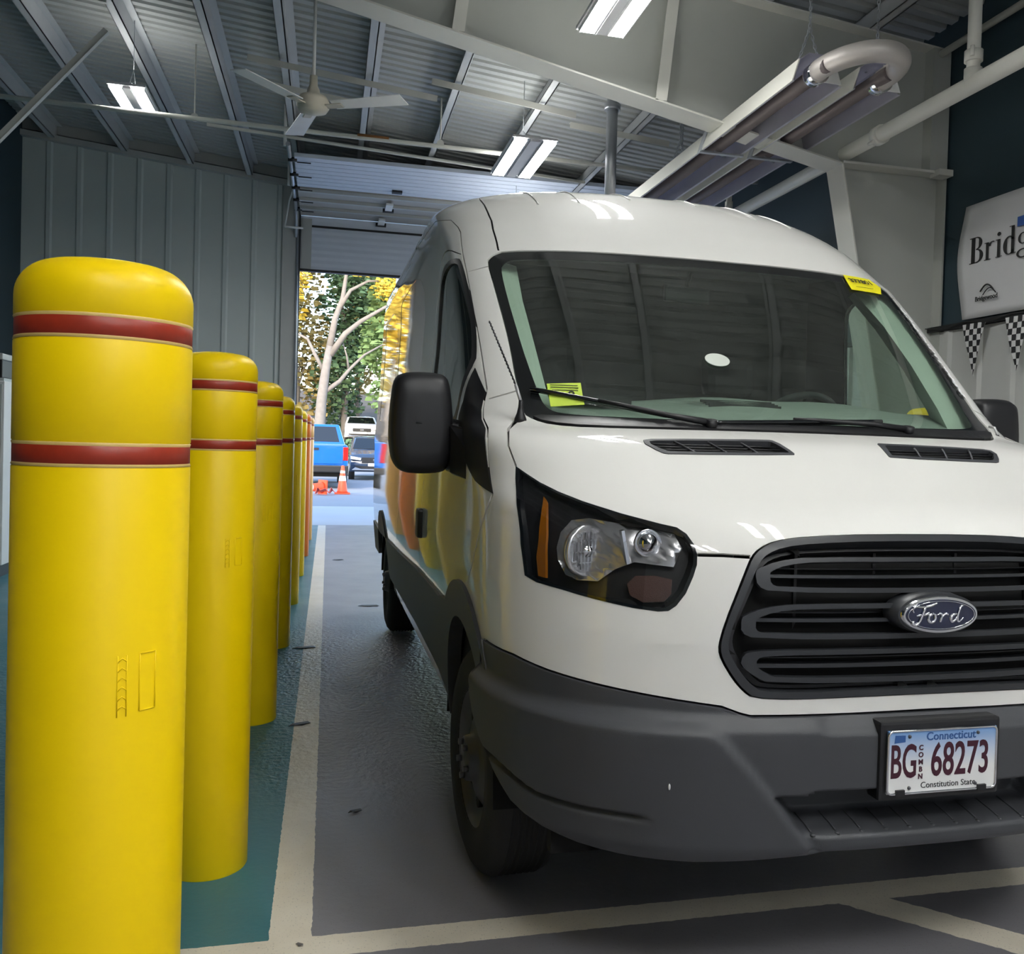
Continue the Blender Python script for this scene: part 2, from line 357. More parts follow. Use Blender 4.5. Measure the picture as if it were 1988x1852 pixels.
# ================================================================== GARAGE DOOR
dr = empty('door_1', (1.9, YD, 0)); tag(dr, kind='structure')
def dl(o): o.location = (-1.9, -YD, 0); return o
def section(z0, z1, y0, y1, name, m, cells=24):
    mb = MB(); x0, x1 = -.512, 4.255; zs = []
    n = max(2, int((z1-z0)/.05))
    for i in range(n+1):
        t = i/n; z = z0+(z1-z0)*t; y = y0+(y1-y0)*t
        zs.append((z, y+(.006 if i % 2 else 0)))
    for (z, y) in zs: mb.v += [(x0, y, z), (x1, y, z)]
    for i in range(n): mb.face([2*i, 2*i+1, 2*i+3, 2*i+2])
    b = len(mb.v)
    for (z, y) in zs: mb.v += [(x0, y+.05, z), (x1, y+.05, z)]
    for i in range(n): mb.face([b+2*i, b+2*i+2, b+2*i+3, b+2*i+1])
    k = 2*n; mb.face([0, b, b+1, 1]); mb.face([k, k+1, b+k+1, b+k])
    for i in range(n):
        mb.face([2*i, 2*i+2, b+2*i+2, b+2*i]); mb.face([2*i+1, b+2*i+1, b+2*i+3, 2*i+3])
    return dl(mb.build(name, m, dr))
section(3.985, 4.64, YD, YD, 'door_section', MT['doorw']); section(4.672, 4.80, YD, YD-.02, 'door_section', MT['doorw'])
def oz(y): return 4.80+.03*(YD-y)          # underside of the raised sections on the overhead track
def slab(y0, y1, name, m, th=.05, x0=-.50, x1=4.24, ribs=False):
    mb = MB(); n = 16 if ribs else 1
    for i in range(n):
        ya, yb = y0+(y1-y0)*i/n, y0+(y1-y0)*(i+1)/n; k = .006 if i % 2 else 0
        b = len(mb.v); mb.v += [(x0, ya, oz(ya)+k), (x1, ya, oz(ya)+k), (x1, yb, oz(yb)+k), (x0, yb, oz(yb)+k), (x0, ya, oz(ya)+th), (x1, ya, oz(ya)+th), (x1, yb, oz(yb)+th), (x0, yb, oz(yb)+th)]
        for f in ((0, 3, 2, 1), (4, 5, 6, 7), (0, 1, 5, 4), (1, 2, 6, 5), (2, 3, 7, 6), (3, 0, 4, 7)): mb.face([b+j for j in f])
    return dl(mb.build(name, m, dr))
slab(11.98, 13.26, 'door_section', MT['doorw'], ribs=True); slab(13.28, 14.74, 'window_section', MT['doorb'])
for y in (13.3, 13.75, 14.2): mb = MB(); mb.box(-.49, 4.24, y, y+.06, oz(y)-.045, oz(y)-.001); dl(mb.build('strut', MT['wallt'], dr))
mb = MB(); mb.box(-.5, 4.25, YD-.03, YD+.06, 3.95, 3.985); mb.box(-.5, 4.25, YD-.01, YD+.04, 4.642, 4.671); dl(mb.build('weather_seal', MT['black'], dr))
mb = MB(); mb.box(-.49, -.33, YD-.012, YD, 3.99, 4.79); dl(mb.build('end_stile', MT['wallt'], dr))
for hx, y0 in ((.78, 13.5), (.72, 14.35)):
    mb = MB(); mb.box(hx-.05, hx+.05, y0, y0+.35, oz(y0)-.08, oz(y0)-.05); dl(mb.build('hinge', MT['fan'], dr))
    mb = MB(); mb.box(hx-.08, hx+.08, y0+.35, y0+.42, oz(y0)-.09, oz(y0)-.04); dl(mb.build('hinge_bracket', MT['black'], dr))
mb = MB(); mb.box(.78, .92, 13.0, 13.1, oz(13)-.03, oz(13)); dl(mb.build('lock_plate', MT['black'], dr))
mb = MB(); tp_ = [(-.56, YD-.08, 4.45), (-.56, YD-.16, 4.68), (-.56, YD-.35, 4.80), (-.56, YD-.7, 4.85), (-.56, 11.6, 4.92)]; mb.tube(tp_, .028, 8); mb.tube([(-.53, YD-.08, 0), (-.53, YD-.08, 3.2), (-.54, YD-.08, 4.5)], .022, 8)
dl(mb.build('track', MT['galv'], dr))
mb = MB(); mb.tube([(-.62, 13.3, 4.86), (-.62, 13.3, 5.4)], .02, 6); mb.tube([(-.60, 11.7, 4.92), (-.60, 11.7, 5.42)], .02, 6); mb.tube([(-.72, YD-.3, 4.55), (-.45, YD-.3, 4.55)], .016, 6); mb.tube([(-.72, YD-.3, 4.55), (-.66, YD-.3, 4.95), (-.58, 13.6, 4.86)], .014, 6)
dl(mb.build('track_bracket', MT['fan'], dr))
for y in (12.1, 12.7, 13.3, 13.9, 14.4):
    mb = MB(); mb.tube([(-.58, y, oz(y)-.0), (-.47, y, oz(y)-.0)], .03, 8); mb.tube([(-.47, y, oz(y)-.03), (-.30, y, oz(y)-.03)], .008, 6); dl(mb.build('roller', MT['black'], dr))
# black channel and hook on the jamb
mb = MB(); mb.box(-.52, -.495, YD-.07, YD+.0, 0, 4.9); tag(mb.build('trim_2', MT['trimb']), kind='structure')

# ================================================================== PIPES, DUCT, BRACE
def coupling(p, d, r, par, m='pipe', w=.07):
    d = Vector(d).normalized(); p = Vector(p); mb = MB()
    mb.tube([p-d*w/2, p+d*w/2], r*1.28, 16); a = d.orthogonal().normalized()
    for s in (-1, 1): mb.tube([p+a*r*1.5*s-d*.02, p+a*r*1.5*s+d*.045], .014, 8)
    o = mb.build('coupling', MT[m], par); return o
pp = empty('sprinkler_main', (4.0, 6, 3.8)); tag(pp, 'thick cream water pipe running lengthwise beside the right wall with riser', 'pipe')
def at(o, e): o.location = -e.location; return o
mb = MB(); mb.tube([(4.0, -1, 3.80), (4.0, YD-.3, 3.80)], .057, 20); at(mb.build('pipe', MT['pipe'], pp), pp)
for y in (6.2, 12.2, 2.9): at(coupling((4.0, y, 3.8), (0, 1, 0), .057, pp), pp)
mb = MB(); mb.tube([(4.0, 5.17, 3.8), (4.0, 5.17, 4.78)], .042, 16); mb.tube([(4.0, 5.17, 3.8), (4.0, 5.17, 3.9)], .056, 16); at(mb.build('riser', MT['pipe'], pp), pp); at(coupling((4.0, 5.17, 3.98), (0, 0, 1), .045, pp), pp)
mb = MB(); mb.tube([(4.0, 8.9, 3.8), (4.0, 8.9, 4.7)], .03, 12); at(mb.build('riser', MT['pipe'], pp), pp); at(coupling((4.0, 8.9, 3.93), (0, 0, 1), .032, pp), pp)
pa = empty('branch_pipe', (0, 10, 4.6)); tag(pa, 'thin cream pipe crossing under the roof beyond the fan, with a rusty patch', 'pipe')
mb = MB(); mb.tube([(XL+.05, 10, 4.615), (XR-.05, 10, 4.54)], .024, 12); at(mb.build('pipe', MT['pipe'], pa), pa)
mb = MB(); mb.tube([(.22, 10, 4.592), (.55, 10, 4.589)], .0255, 12); at(mb.build('rust_patch', MT['rust'], pa), pa)
for hx in (-1.4, 1.1): mb = MB(); mb.tube([(hx, 10, 4.6), (hx, 10, ztop(hx))], .008, 6); mb.tube([(hx, 9.985, 4.6), (hx, 10.015, 4.6)], .04, 12); at(mb.build('hanger', MT['pipe'], pa), pa)
pb = empty('gas_pipe', (0, 12.5, 4.9)); mb = MB(); mb.tube([(-1.5, 11.7, 5.08), (3.2, 11.7, 4.84)], .02, 10); o = mb.build('gas_line', MT['pipe']); bpy.data.objects.remove(pb); tag(o, 'thin horizontal pipe behind the rusty one, just above the garage door', 'pipe')
du = empty('exhaust_duct', (2.76, 9.1, 4.3)); tag(du, 'vertical grey round flue duct rising behind the van roof', 'duct')
mb = MB(); mb.tube([(2.76, 9.1, 3.9), (2.76, 9.1, 5.13)], .058, 20); at(mb.build('flue_pipe', MT['galv'], du), du)
mb = MB(); mb.tube([(2.76, 9.1, 4.84), (2.76, 9.1, 4.90)], .085, 20); at(mb.build('collar', MT['galv'], du), du)
mb = MB(); p, q = Vector((-2.535, 8, 3.62)), Vector((-1.775, 8, 4.56)); d = (q-p).normalized()
Mx = basis(p-d*1.2, d, (0, 1, 0)); mb.box(0, (q-p).length+1.2, -.024, .024, -.004, .004, Mx); mb.box(0, (q-p).length+1.2, -.024, -.018, -.0, .04, Mx)
tag(mb.build('brace', MT['beam']), 'flat cream diagonal brace leaning up across the far left ceiling light', 'brace')
mb = MB(); mb.tube([(4.78, YN+.2, 4.66), (4.78, 6.57, 4.66)], .028, 10); tag(mb.build('conduit', MT['pipe']), 'thin cream conduit high along the right wall near the eave', 'conduit')

# ================================================================== CEILING FAN
fn = empty('ceiling_fan', (-.17, 7.1, 3.87)); tag(fn, 'white three-blade ceiling fan on a long rod', 'ceiling fan')
mb = MB(); mb.tube([(0, 0, .08), (0, 0, .80)], .013, 12); mb.build('downrod', MT['fan'], fn)
mb = MB(); mb.lathe([(.03, .78), (.055, .80), (.045, .93), (.06, .98), (.05, 1.0)], 20); mb.build('canopy', MT['fanbase'], fn)
mb = MB(); mb.tube([(0, 0, .98), (0, 0, ztop(-.17)-3.87)], .02, 10); mb.build('hanger_pipe', MT['fan'], fn)
mb = MB(); mb.lathe([(.028, .20), (.03, .13), (.045, .10), (.05, .06), (.10, .045), (.118, .01), (.118, -.03), (.10, -.06), (.05, -.075), (0, -.08)], 32); mb.build('motor', MT['fanbase'], fn)
for ang in (math.atan2(-.37, .69), math.atan2(-.60, -.51), math.atan2(.68, -.16)):
    Mx = Matrix.Rotation(ang, 4, 'Z'); tw = Matrix.Rotation(math.radians(-7), 4, 'X')
    mb = MB(); b = 0
    pts = [(.17, -.065), (.73, -.08), (.735, .07), (.17, .06)]
    for z in (-.028, -.022):
        for (x, y) in pts: mb.v.append(tuple(Mx @ tw @ Vector((x, y, z))))
    mb.face([3, 2, 1, 0]); mb.face([4, 5, 6, 7])
    for i in range(4): mb.face([i, (i+1) % 4, 4+(i+1) % 4, 4+i])
    bl = mb.build('blade', MT['fan'], fn)
    mb = MB(); mb.box(.09, .24, -.03, .03, -.036, -.029, Mx @ tw); mb.build('blade_iron', MT['fanbase'], bl)

# ================================================================== LIGHTS
def high_bay(cx, cy, z, Ls, gap, sw, label, first=None):
    e = empty('high_bay_light', (cx, cy, z)); tag(e, label, 'ceiling light', 'twin-strip LED lights under the roof')
    mb = MB(); mb.box(-gap/2-sw/2-.02, gap/2+sw/2+.02, -Ls/2-.02, Ls/2+.02, .012, .035); mb.box(-.05, .05, -Ls/2, Ls/2, -.01, .05); mb.build('housing', MT['housing'], e)
    for s in (-1, 1):
        mb = MB(); mb.box(s*gap/2-sw/2-.008, s*gap/2-sw/2-.002, -Ls/2, Ls/2, -.014, .012); mb.box(s*gap/2+sw/2+.002, s*gap/2+sw/2+.008, -Ls/2, Ls/2, -.014, .012); mb.build('strip_rail', MT['housing'], e)
        mb = MB(); mb.box(s*gap/2-sw/2, s*gap/2+sw/2, -Ls/2, Ls/2, .0355, .038); mb.build('ceiling_fill_strip', MT['ledfill'], e)  # faint glowing strip added on top to brighten the ceiling
        mb = MB(); mb.box(s*gap/2-sw/2, s*gap/2+sw/2, -Ls/2, Ls/2, -.008, .0115); mb.build('led_strip', MT['led'], e)
    mb = MB()
    for s in (-1, 1): mb.tube([(0, s*Ls*.35, .03), (0, 0, .3)], .003, 5)
    mb.tube([(0, 0, .3), (0, 0, ztop(cx)-z+.23)], .004, 5); mb.build('hanging_cable', MT['galv'], e)
    return e
high_bay(-2.03, 10.25, 4.8, .66, .20, .12, 'twin-strip ceiling light left of the fan, above the ribbed wall')
high_bay(1.93, 9.6, 4.4, 1.27, .30, .125, 'twin-strip ceiling light hanging between the fan and the heater')
high_bay(1.74, 5.46, 4.2, 1.2, .19, .115, 'large twin-strip ceiling light at the top, in front of the steel beam')
for (x, y, lb) in ((2.4, 12.3, 'added twin-strip fill light furthest back, brightening the garage door'), (3.7, -1.2, 'twin-strip ceiling light behind the viewer, by the right wall'), (1.86, 1.35, 'twin-strip ceiling light over the van bonnet'), (1.86, -1.9, 'twin-strip ceiling light above the viewer, right of the lane'), (.2, -1.3, 'added twin-strip fill light behind the viewer, brightening bollards and floor'), (1.86, -4.2, 'twin-strip ceiling light nearest the exit doorway')):  # the garage-door light and the over-lane light are added, unseen fill
    high_bay(x, y, 3.95 if y > 10 else 4.5, 1.2, .30, .12, lb)

# ================================================================== RADIANT HEATER
ht = empty('radiant_heater', (3.3, 6.5, 3.8)); tag(ht, 'two-tube radiant heater with aluminium U-bend hanging on chains above the van', 'heater')
for x0 in (2.86, 3.30):
    mb = MB(); w = .36; pts = [(0, .0), (.02, .0), (.05, .14), (.12, .19), (.24, .19), (.31, .14), (.34, .0), (w, .0)]
    prof = pts+[(x, z+.006) for x, z in reversed(pts)]
    prof = [(x0+x-.0, 3.79+z) for x, z in prof]
    mb.prism(prof, (5.45, 12.6)); at(mb.build('reflector', MT['refl'], ht), ht)
    mb = MB(); mb.prism([(x0-.004, 3.785), (x0+.004, 3.785), (x0+.05, 3.935), (x0+.042, 3.935)], (5.44, 12.6)); at(mb.build('reflector_side', MT['pipe'], ht), ht)
    mb = MB(); mb.tube([(x0+.18, 5.3, 3.86), (x0+.18, 12.6, 3.86)], .05, 16); at(mb.build('burner_tube', MT['tube'], ht), ht)
    for y in (6.95, 9.6):
        mb = MB(); mb.box(x0-.01, x0+w+.01, y-.02, y+.02, 3.775, 3.79); mb.prism([(x0-.012, 3.78), (x0-.002, 3.78), (x0+.05, 3.95), (x0+.04, 3.95)], (y-.04, y+.04)); mb.tube([(x0+.12, y-.01, 3.79), (x0+.26, y+.1, 3.80)], .012, 6); at(mb.build('tube_clamp', MT['galv'], ht), ht)
    mb = MB(); mb.prism([(x0+.20, 3.80), (x0+w-.01, 3.80), (x0+.30, 3.94), (x0+.22, 3.97)], (5.435, 5.442)); at(mb.build('end_cap', MT['fan'], ht), ht)
mb = MB(); pts = []
for i in range(25):
    t = PI*i/24; pts.append((3.275-.235*math.cos(t)+.05*math.sin(t), 5.40-.30*math.sin(t), 3.87+.025*math.sin(t)))
pts = [(3.04, 5.52, 3.86)]+pts+[(3.51, 5.52, 3.86)]
mb.tube(pts, .068, 20); at(mb.build('u_bend', MT['bend'], ht), ht)
for x in (3.04, 3.51): mb = MB(); mb.tube([(x, 5.42, 3.86), (x, 5.50, 3.86)], .075, 20); at(mb.build('u_bend_collar', MT['chrome'], ht), ht)
mb = MB(); mb.prism([(3.46, 3.83), (3.9, 3.83), (3.92, 3.86), (3.48, 3.86)], (6.9, 6.95)); mb.box(3.6, 4.0, 6.9, 6.94, 3.82, 3.86); at(mb.build('support_arm', MT['beam'], ht), ht)
def chain(p, q, par):
    p = Vector(p); q = Vector(q); n = max(2, int((q-p).length/.028)); d = (q-p).normalized(); a = d.orthogonal().normalized(); b = d.cross(a); mb = MB()
    for i in range(n):
        c = p+(q-p)*((i+.5)/n); s = a if i % 2 else b
        ring = [c+d*.019*math.cos(t)+s*.009*math.sin(t) for t in [2*PI*k/8 for k in range(8)]]
        mb.tube(ring, .004, 5, closed=True)
    return at(mb.build('chain', MT['galv'], par), par)
for (x, y) in ((3.06, 5.6), (3.57, 5.6), (3.09, 8.0), (3.5, 9.0)):
    zt = ztop(x); chain((x, y, 4.22), (x, y, zt), ht); chain((x-.08, y, 3.98), (x, y, 4.22), ht); chain((x+.08, y, 3.98), (x, y, 4.22), ht)

# ================================================================== BANNER + PENNANTS on the right wall
bn = empty('banner', (XR-.03, 5.4, 2.9)); tag(bn, 'white vinyl banner with black serif lettering on the navy right wall', 'banner')
mb = MB(); ny, nz = 40, 16
edge = lambda z: 6.30+.07*math.sin((z-2.46)/.9*PI)-.02
def bpt(s, t): # s 0..1 along -y, t 0..1 up
    z = 2.462+t*.89; y0 = edge(z); y = y0+(3.4-y0)*s
    return (XR-.045-.012*math.sin(y*2.1+t*1.3)-.006*math.sin(z*9), y, z)
for j in range(nz+1):
    for i in range(ny+1): mb.v.append(bpt(i/ny, j/nz))
mb.smooth = True
for j in range(nz):
    for i in range(ny):
        a = j*(ny+1)+i; mb.face([a, a+1, a+ny+2, a+ny+1])
o = at(mb.build('vinyl_sheet', MT['banner'], bn), bn); md = o.modifiers.new('s', 'SOLIDIFY'); md.thickness = .003
def wallM(y, z, off=.068): return basis((XR-off, y, z), (0, -1, 0), (0, 0, 1))
# hand-cut serif letters (x to the right, y up, unit = cap height)
def serif_letters():
    G = {}
    def slab(x0, x1, y, h=.03): return [(x0, y), (x1, y), (x1, y+h), (x0, y+h)]
    def stem(x0, x1, y0, y1): return [(x0, y0), (x1, y0), (x1, y1), (x0, y1)]
    def bowl(cx, cy, ro, ri, sy, a0, a1, thick=.155, thin=.035, n=20):
        out, inn = [], []
        for i in range(n+1):
            a = a0+(a1-a0)*i/n; c, s = math.cos(a), math.sin(a); w = thin+(thick-thin)*abs(c)**1.3
            out.append((cx+ro*c, cy+sy*s)); inn.append((cx+(ro-w)*c, cy+(sy-thin-(w-thin)*.2)*s))
        return [out, inn]
    G['B'] = ([stem(.08, .25, 0, 1), slab(0, .35, 0), slab(0, .35, .97)], [bowl(.3, .755, .27, 0, .245, -PI/2, PI/2), bowl(.3, .265, .32, 0, .265, -PI/2, PI/2)], .68)
    G['r'] = ([stem(.07, .19, 0, .66), slab(0, .28, 0, .025), slab(0, .15, .64, .025)], [bowl(.36, .50, .17, 0, .17, PI*.35, PI, .09, .03)], .50)
    G['i'] = ([stem(.07, .19, 0, .66), slab(0, .27, 0, .025), slab(0, .15, .64, .025)], [bowl(.13, .86, .075, 0, .075, 0, 2*PI, .074, .07)], .30)
    G['d'] = ([stem(.36, .48, 0, 1.02), slab(.36, .56, 0, .025), slab(.27, .42, 1.0, .025)], [bowl(.28, .33, .26, 0, .345, PI*.2, PI*1.8)], .60)
    G['g'] = ([slab(.36, .52, .60, .05)], [bowl(.25, .46, .21, 0, .21, 0, 2*PI, .09), bowl(.25, -.08, .26, 0, .17, 0, 2*PI, .09, .045)], .55)
    G['e'] = ([slab(.06, .44, .36, .035)], [bowl(.25, .33, .24, 0, .345, .08, PI*1.8, .12)], .52)
    G['w'] = ([], [], .75)
    return G
SG = serif_letters()
def serif(word, y0, z0, h, wx=1.0):
    x = 0; mb = MB()
    for ch in word:
        polys, bowls, adv = SG[ch]
        def P(px, py, d): return tuple(Vector((XR-.066-d, y0-(x+px)*h*wx, z0+py*h)))
        for pl in polys:
            b = len(mb.v)
            for d in (0, .002): mb.v += [P(px, py, d) for px, py in pl]
            n = len(pl); mb.face([b+i for i in range(n)]); mb.face([b+n+i for i in reversed(range(n))])
            for i in range(n): mb.face([b+i, b+(i+1) % n, b+n+(i+1) % n, b+n+i])
        for out, inn in bowls:
            b = len(mb.v); n = len(out)
            mb.v += [P(px, py, .002) for px, py in out]+[P(px, py, .002) for px, py in inn]+[P(px, py, 0) for px, py in out]+[P(px, py, 0) for px, py in inn]
            for i in range(n-1):
                mb.face([b+i, b+i+1, b+n+i+1, b+n+i]); mb.face([b+2*n+i, b+3*n+i, b+3*n+i+1, b+2*n+i+1])
                mb.face([b+i, b+2*n+i, b+2*n+i+1, b+i+1]); mb.face([b+n+i, b+n+i+1, b+3*n+i+1, b+3*n+i])
        x += adv
    return at(mb.build('lettering', MT['ink'], bn), bn)
serif('Bridge', 6.205, 2.885, .20, 1.22)
mb = MB(); mb.box(XR-.068, XR-.064, 5.52, 5.70, 3.07, 3.14); at(mb.build('blue_mark', MT['blue'], bn), bn)
mb = MB(); ar = [(0, 6.07-.14*t, 2.655+.045*math.sin(PI*t)) for t in [i/12 for i in range(13)]]
mb.tube([(XR-.066, y, z) for _, y, z in ar], .006, 6); mb.tube([(XR-.066, y-.03, z-.03) for _, y, z in ar], .004, 6); at(mb.build('logo_arc', MT['ink'], bn), bn)
at(text('small_lettering', 'Bridgewood', .05, wallM(6.0, 2.60), MT['ink'], bn, bold=.001), bn)
# pennant string
rope = MB(); rope.tube([(XR-.085, 3.2+i*.1, 2.425-.015*math.sin(i*1.2)) for i in range(62)], .004, 6); tag(rope.build('pennant_rope', MT['ink']), 'thin black cord stretched along the rail, carrying the chequered pennants', 'cord')
def pennant(y0, label, k):
    e = empty('chequered_pennant', (XR-.085, y0, 2.415)); tag(e, label, 'pennant', 'chequered pennants under the black rail')
    wd, hh, nn = .26, .40, 9
    for par, nm, m in ((0, 'white_cloth', 'white'), (1, 'black_checks', 'blackflag')):
        mb = MB()
        for r in range(nn):
            za, zb = -hh*r/nn, -hh*(r+1)/nn
            wa, wb = wd*(1-r/nn), wd*(1-(r+1)/nn)
            cols = 6
            for cidx in range(cols):
                xa, xb = -wd/2+wd*cidx/cols, -wd/2+wd*(cidx+1)/cols
                if par == 1 and (cidx+r) % 2: continue
                def cl(x, w): return max(-w/2, min(w/2, x))
                q = [(cl(xa, wa), za), (cl(xb, wa), za), (cl(xb, wb), zb), (cl(xa, wb), zb)]
                if abs(q[0][0]-q[1][0]) < 1e-5 and abs(q[2][0]-q[3][0]) < 1e-5: continue
                b = len(mb.v); mb.v += [(-.002*par+.006*math.sin(z*14+k), x, z) for x, z in q]; mb.face([b, b+1, b+2, b+3])
        o = mb.build(nm, MT[m], e); md = o.modifiers.new('s', 'SOLIDIFY'); md.thickness = .0012
for k, (y0, lb) in enumerate(((6.10, 'black and white chequered pennant directly below the banner corner, first past the column'), (5.64, 'black and white chequered pennant at the right picture edge, under the banner'), (8.9, 'chequered pennant seen through the cab glass, beyond the steel column'), (8.3, 'chequered pennant behind the column, mostly hidden by it'))):
    pennant(y0, lb, k)

# ================================================================== LEFT CABINET
cb = empty('storage_cabinet', (-3.35, 9.75, 0)); tag(cb, 'tall white metal cabinet on a black plinth at far left', 'cabinet')
mb = MB(); mb.box(-.45, .44, -.35, .35, .115, 1.82); mb.build('cabinet_body', MT['white'], cb, bevel=.008)
mb = MB(); mb.box(-.42, .41, -.32, .32, 0, .115); mb.build('plinth', MT['black'], cb)
for s in (-.22, .22):
    mb = MB(); mb.box(s-.205, s+.205, -.365, -.35, .15, 1.79); d = mb.build('cabinet_door', MT['wallw'], cb, bevel=.004)
    mb = MB(); mb.box(s*.35-.01, s*.35+.01, -.385, -.365, 1.0, 1.15); mb.build('handle', MT['black'], d)
tm = empty('machine_case', (-3.35, 9.75, 1.82)); tag(tm, 'black equipment case with pale lid on top of the tall white cabinet', 'case')
mb = MB(); mb.box(-.4, .42, -.3, .3, 0, .03); mb.build('foot_plate', MT['wallg'], tm); mb = MB(); mb.box(-.38, .40, -.28, .28, .03, .20); mb.build('case_body', MT['black'], tm, bevel=.01)
mb = MB(); mb.box(-.38, .40, -.28, .28, .20, .26); mb.build('lid', MT['wallw'], tm, bevel=.01)

# ================================================================== BOLLARDS
def bollard(first=[None]):
    e = empty('bollard'); R = .125; H = 1.67
    mb = MB(); pr = [(R-.002, 0), (R, .004)]
    for (za, zb) in ((1.345, 1.377), (1.53, 1.562)):
        pr += [(R, za-.004), (R-.0025, za), (R-.0025, zb), (R, zb+.004)]
    pr += [(R, H-.075)]
    for i in range(1, 13):
        t = i/12*PI/2; pr.append((R-.055+.055*math.cos(t), H-.075+.055*math.sin(t)))
    pr += [(R*.42, H-.0165), (R*.25, H-.0145), (R*.1, H-.0135), (0, H-.013)]
    mb.lathe(pr, 72, caps=False); mb.build('sleeve', MT['yellow'], e)
    for (za, zb) in ((1.345, 1.377), (1.53, 1.562)):
        mb = MB(); mb.lathe([(R-.0022, za+.002), (R-.0008, za+.003), (R-.0008, zb-.003), (R-.0022, zb-.002)], 72, caps=False); b_ = mb.build('reflective_tape', MT['red'], e)
        mb = MB(); mb.lathe([(R-.0024, za-.003), (R+.0003, za-.001), (R-.0008, za+.003)], 72, caps=False); mb.lathe([(R-.0008, zb-.003), (R+.0003, zb+.001), (R-.0024, zb+.003)], 72, caps=False)
        mb.build('tape_edge', MT['tapeedge'], b_)
    # embossed moulding mark facing the drive lane
    mb = MB()
    def em(a, z, r=R+.0000): return (r*math.cos(a), r*math.sin(a), z)
    A0 = math.radians(-62)
    for (a, b) in (((0, 0), (0, .085)), ((0, .085), (.2, .085)), ((.2, .085), (.2, 0)), ((.2, 0), (0, 0))):
        mb.tube([em(A0+.16+a[0]+(b[0]-a[0])*t, .985+a[1]+(b[1]-a[1])*t) for t in (0, .33, .66, 1)], .0012, 6)
    for i in range(6): mb.tube([em(A0-.09+.10*t, .99+i*.014+.006*math.sin(t*3)) for t in (0, .5, 1)], .0011, 6)
    mb.tube([em(A0-.09, .98+.09*t) for t in (0, .5, 1)], .001, 6); mb.tube([em(A0+.01, .98+.09*t) for t in (0, .5, 1)], .001, 6)
    mb.build('moulding_mark', MT['yellow'], e)
    return e
names = ['nearest and largest yellow bollard, front left', 'second yellow bollard from the front', 'third yellow bollard from the front', 'fourth yellow bollard, in the shade of the row', 'fifth yellow bollard in the row', 'sixth yellow bollard, bright edged in the row', 'orange bollard, seventh in the row near the door', 'pale orange bollard, last in the row at the doorway']
b0 = bollard()
for i, (x, y) in enumerate([(-.338, 1.545), (-.352, 3.11), (-.345, 4.68), (-.345, 6.30), (-.338, 7.88), (-.335, 9.45), (-.322, 11.0), (-.315, 12.7)]):
    b = b0 if i == 0 else copy_tree(b0)
    b.location = (x, y, 0); tag(b, names[i], 'bollard', 'row of safety bollards')
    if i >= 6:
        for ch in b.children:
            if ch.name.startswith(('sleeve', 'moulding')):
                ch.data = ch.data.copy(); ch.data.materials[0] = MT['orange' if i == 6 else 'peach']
b = copy_tree(b0); b.location = (3.27, 4.48, 0)
if 'group' in b: del b['group']
tag(b, 'yellow bollard beyond the van, its top seen through the right of the windscreen', 'bollard')
import math
# --- van master surface: horizontal slices -------------------------------
ZT=[.24,.30,.40,.50,.60,.70,.755,.765,.80,.90,1.00,1.10,1.16,1.19,1.21,1.23,1.25,1.265,1.28,1.32,1.37,1.41,1.44,1.46,1.50,1.60,1.70,1.80,1.90,2.00,2.10,2.15,2.20,2.25,2.30,2.35,2.40,2.45,2.50,2.55,2.60,2.64,2.68,2.71,2.73]
def tab(pts):
    out=[]
    for z in ZT:
        if z<=pts[0][0]: out.append(pts[0][1]);continue
        if z>=pts[-1][0]: out.append(pts[-1][1]);continue
        for (a,b),(c,d) in zip(pts,pts[1:]):
            if a<=z<=c: out.append(b+(d-b)*(z-a)/(c-a));break
    return out
V0=tab([(.24,.10),(.30,.07),(.40,.043),(.60,.043),(.70,.043),(.755,.045),(.765,.045),(.80,.045),(.90,.045),(1.0,.05),(1.1,.065),(1.16,.085),(1.19,.108),(1.21,.13),(1.23,.163),(1.25,.203),(1.265,.238),(1.28,.273),(1.32,.36),(1.37,.465),(1.41,.557),(1.44,.675),(1.46,.765),(1.50,.84),(1.6,.95),(1.7,1.05),(1.8,1.15),(1.9,1.255),(2.0,1.365),(2.1,1.48),(2.15,1.54),(2.2,1.595),(2.25,1.65),(2.3,1.705),(2.35,1.77),(2.4,1.84),(2.45,1.92),(2.50,2.02),(2.55,2.14),(2.60,2.32),(2.64,2.55),(2.68,2.9),(2.71,3.5),(2.73,4.2)])
WW=tab([(.24,.90),(.30,.95),(.40,.98),(.60,1.0),(.80,1.02),(.95,1.03),(1.3,1.025),(1.4,1.03),(1.45,1.025),(1.5,1.02),(1.8,1.0),(2.1,.99),(2.3,.985),(2.4,.98),(2.5,.965),(2.55,.95),(2.6,.925),(2.64,.885),(2.68,.82),(2.71,.72),(2.73,.56)])
DD=tab([(.24,.6),(.6,.64),(1.0,.70),(1.19,.70),(1.3,.62),(1.44,.42),(1.5,.42),(1.8,.42),(2.1,.42),(2.3,.55),(2.5,.8),(2.73,1.2)])
NN=tab([(.24,2.6),(.7,2.7),(1.0,2.5),(1.19,2.4),(1.3,2.6),(1.44,3.2),(1.5,3.6),(2.1,3.6),(2.3,3.0),(2.5,2.6),(2.73,2.3)])
VR=5.72
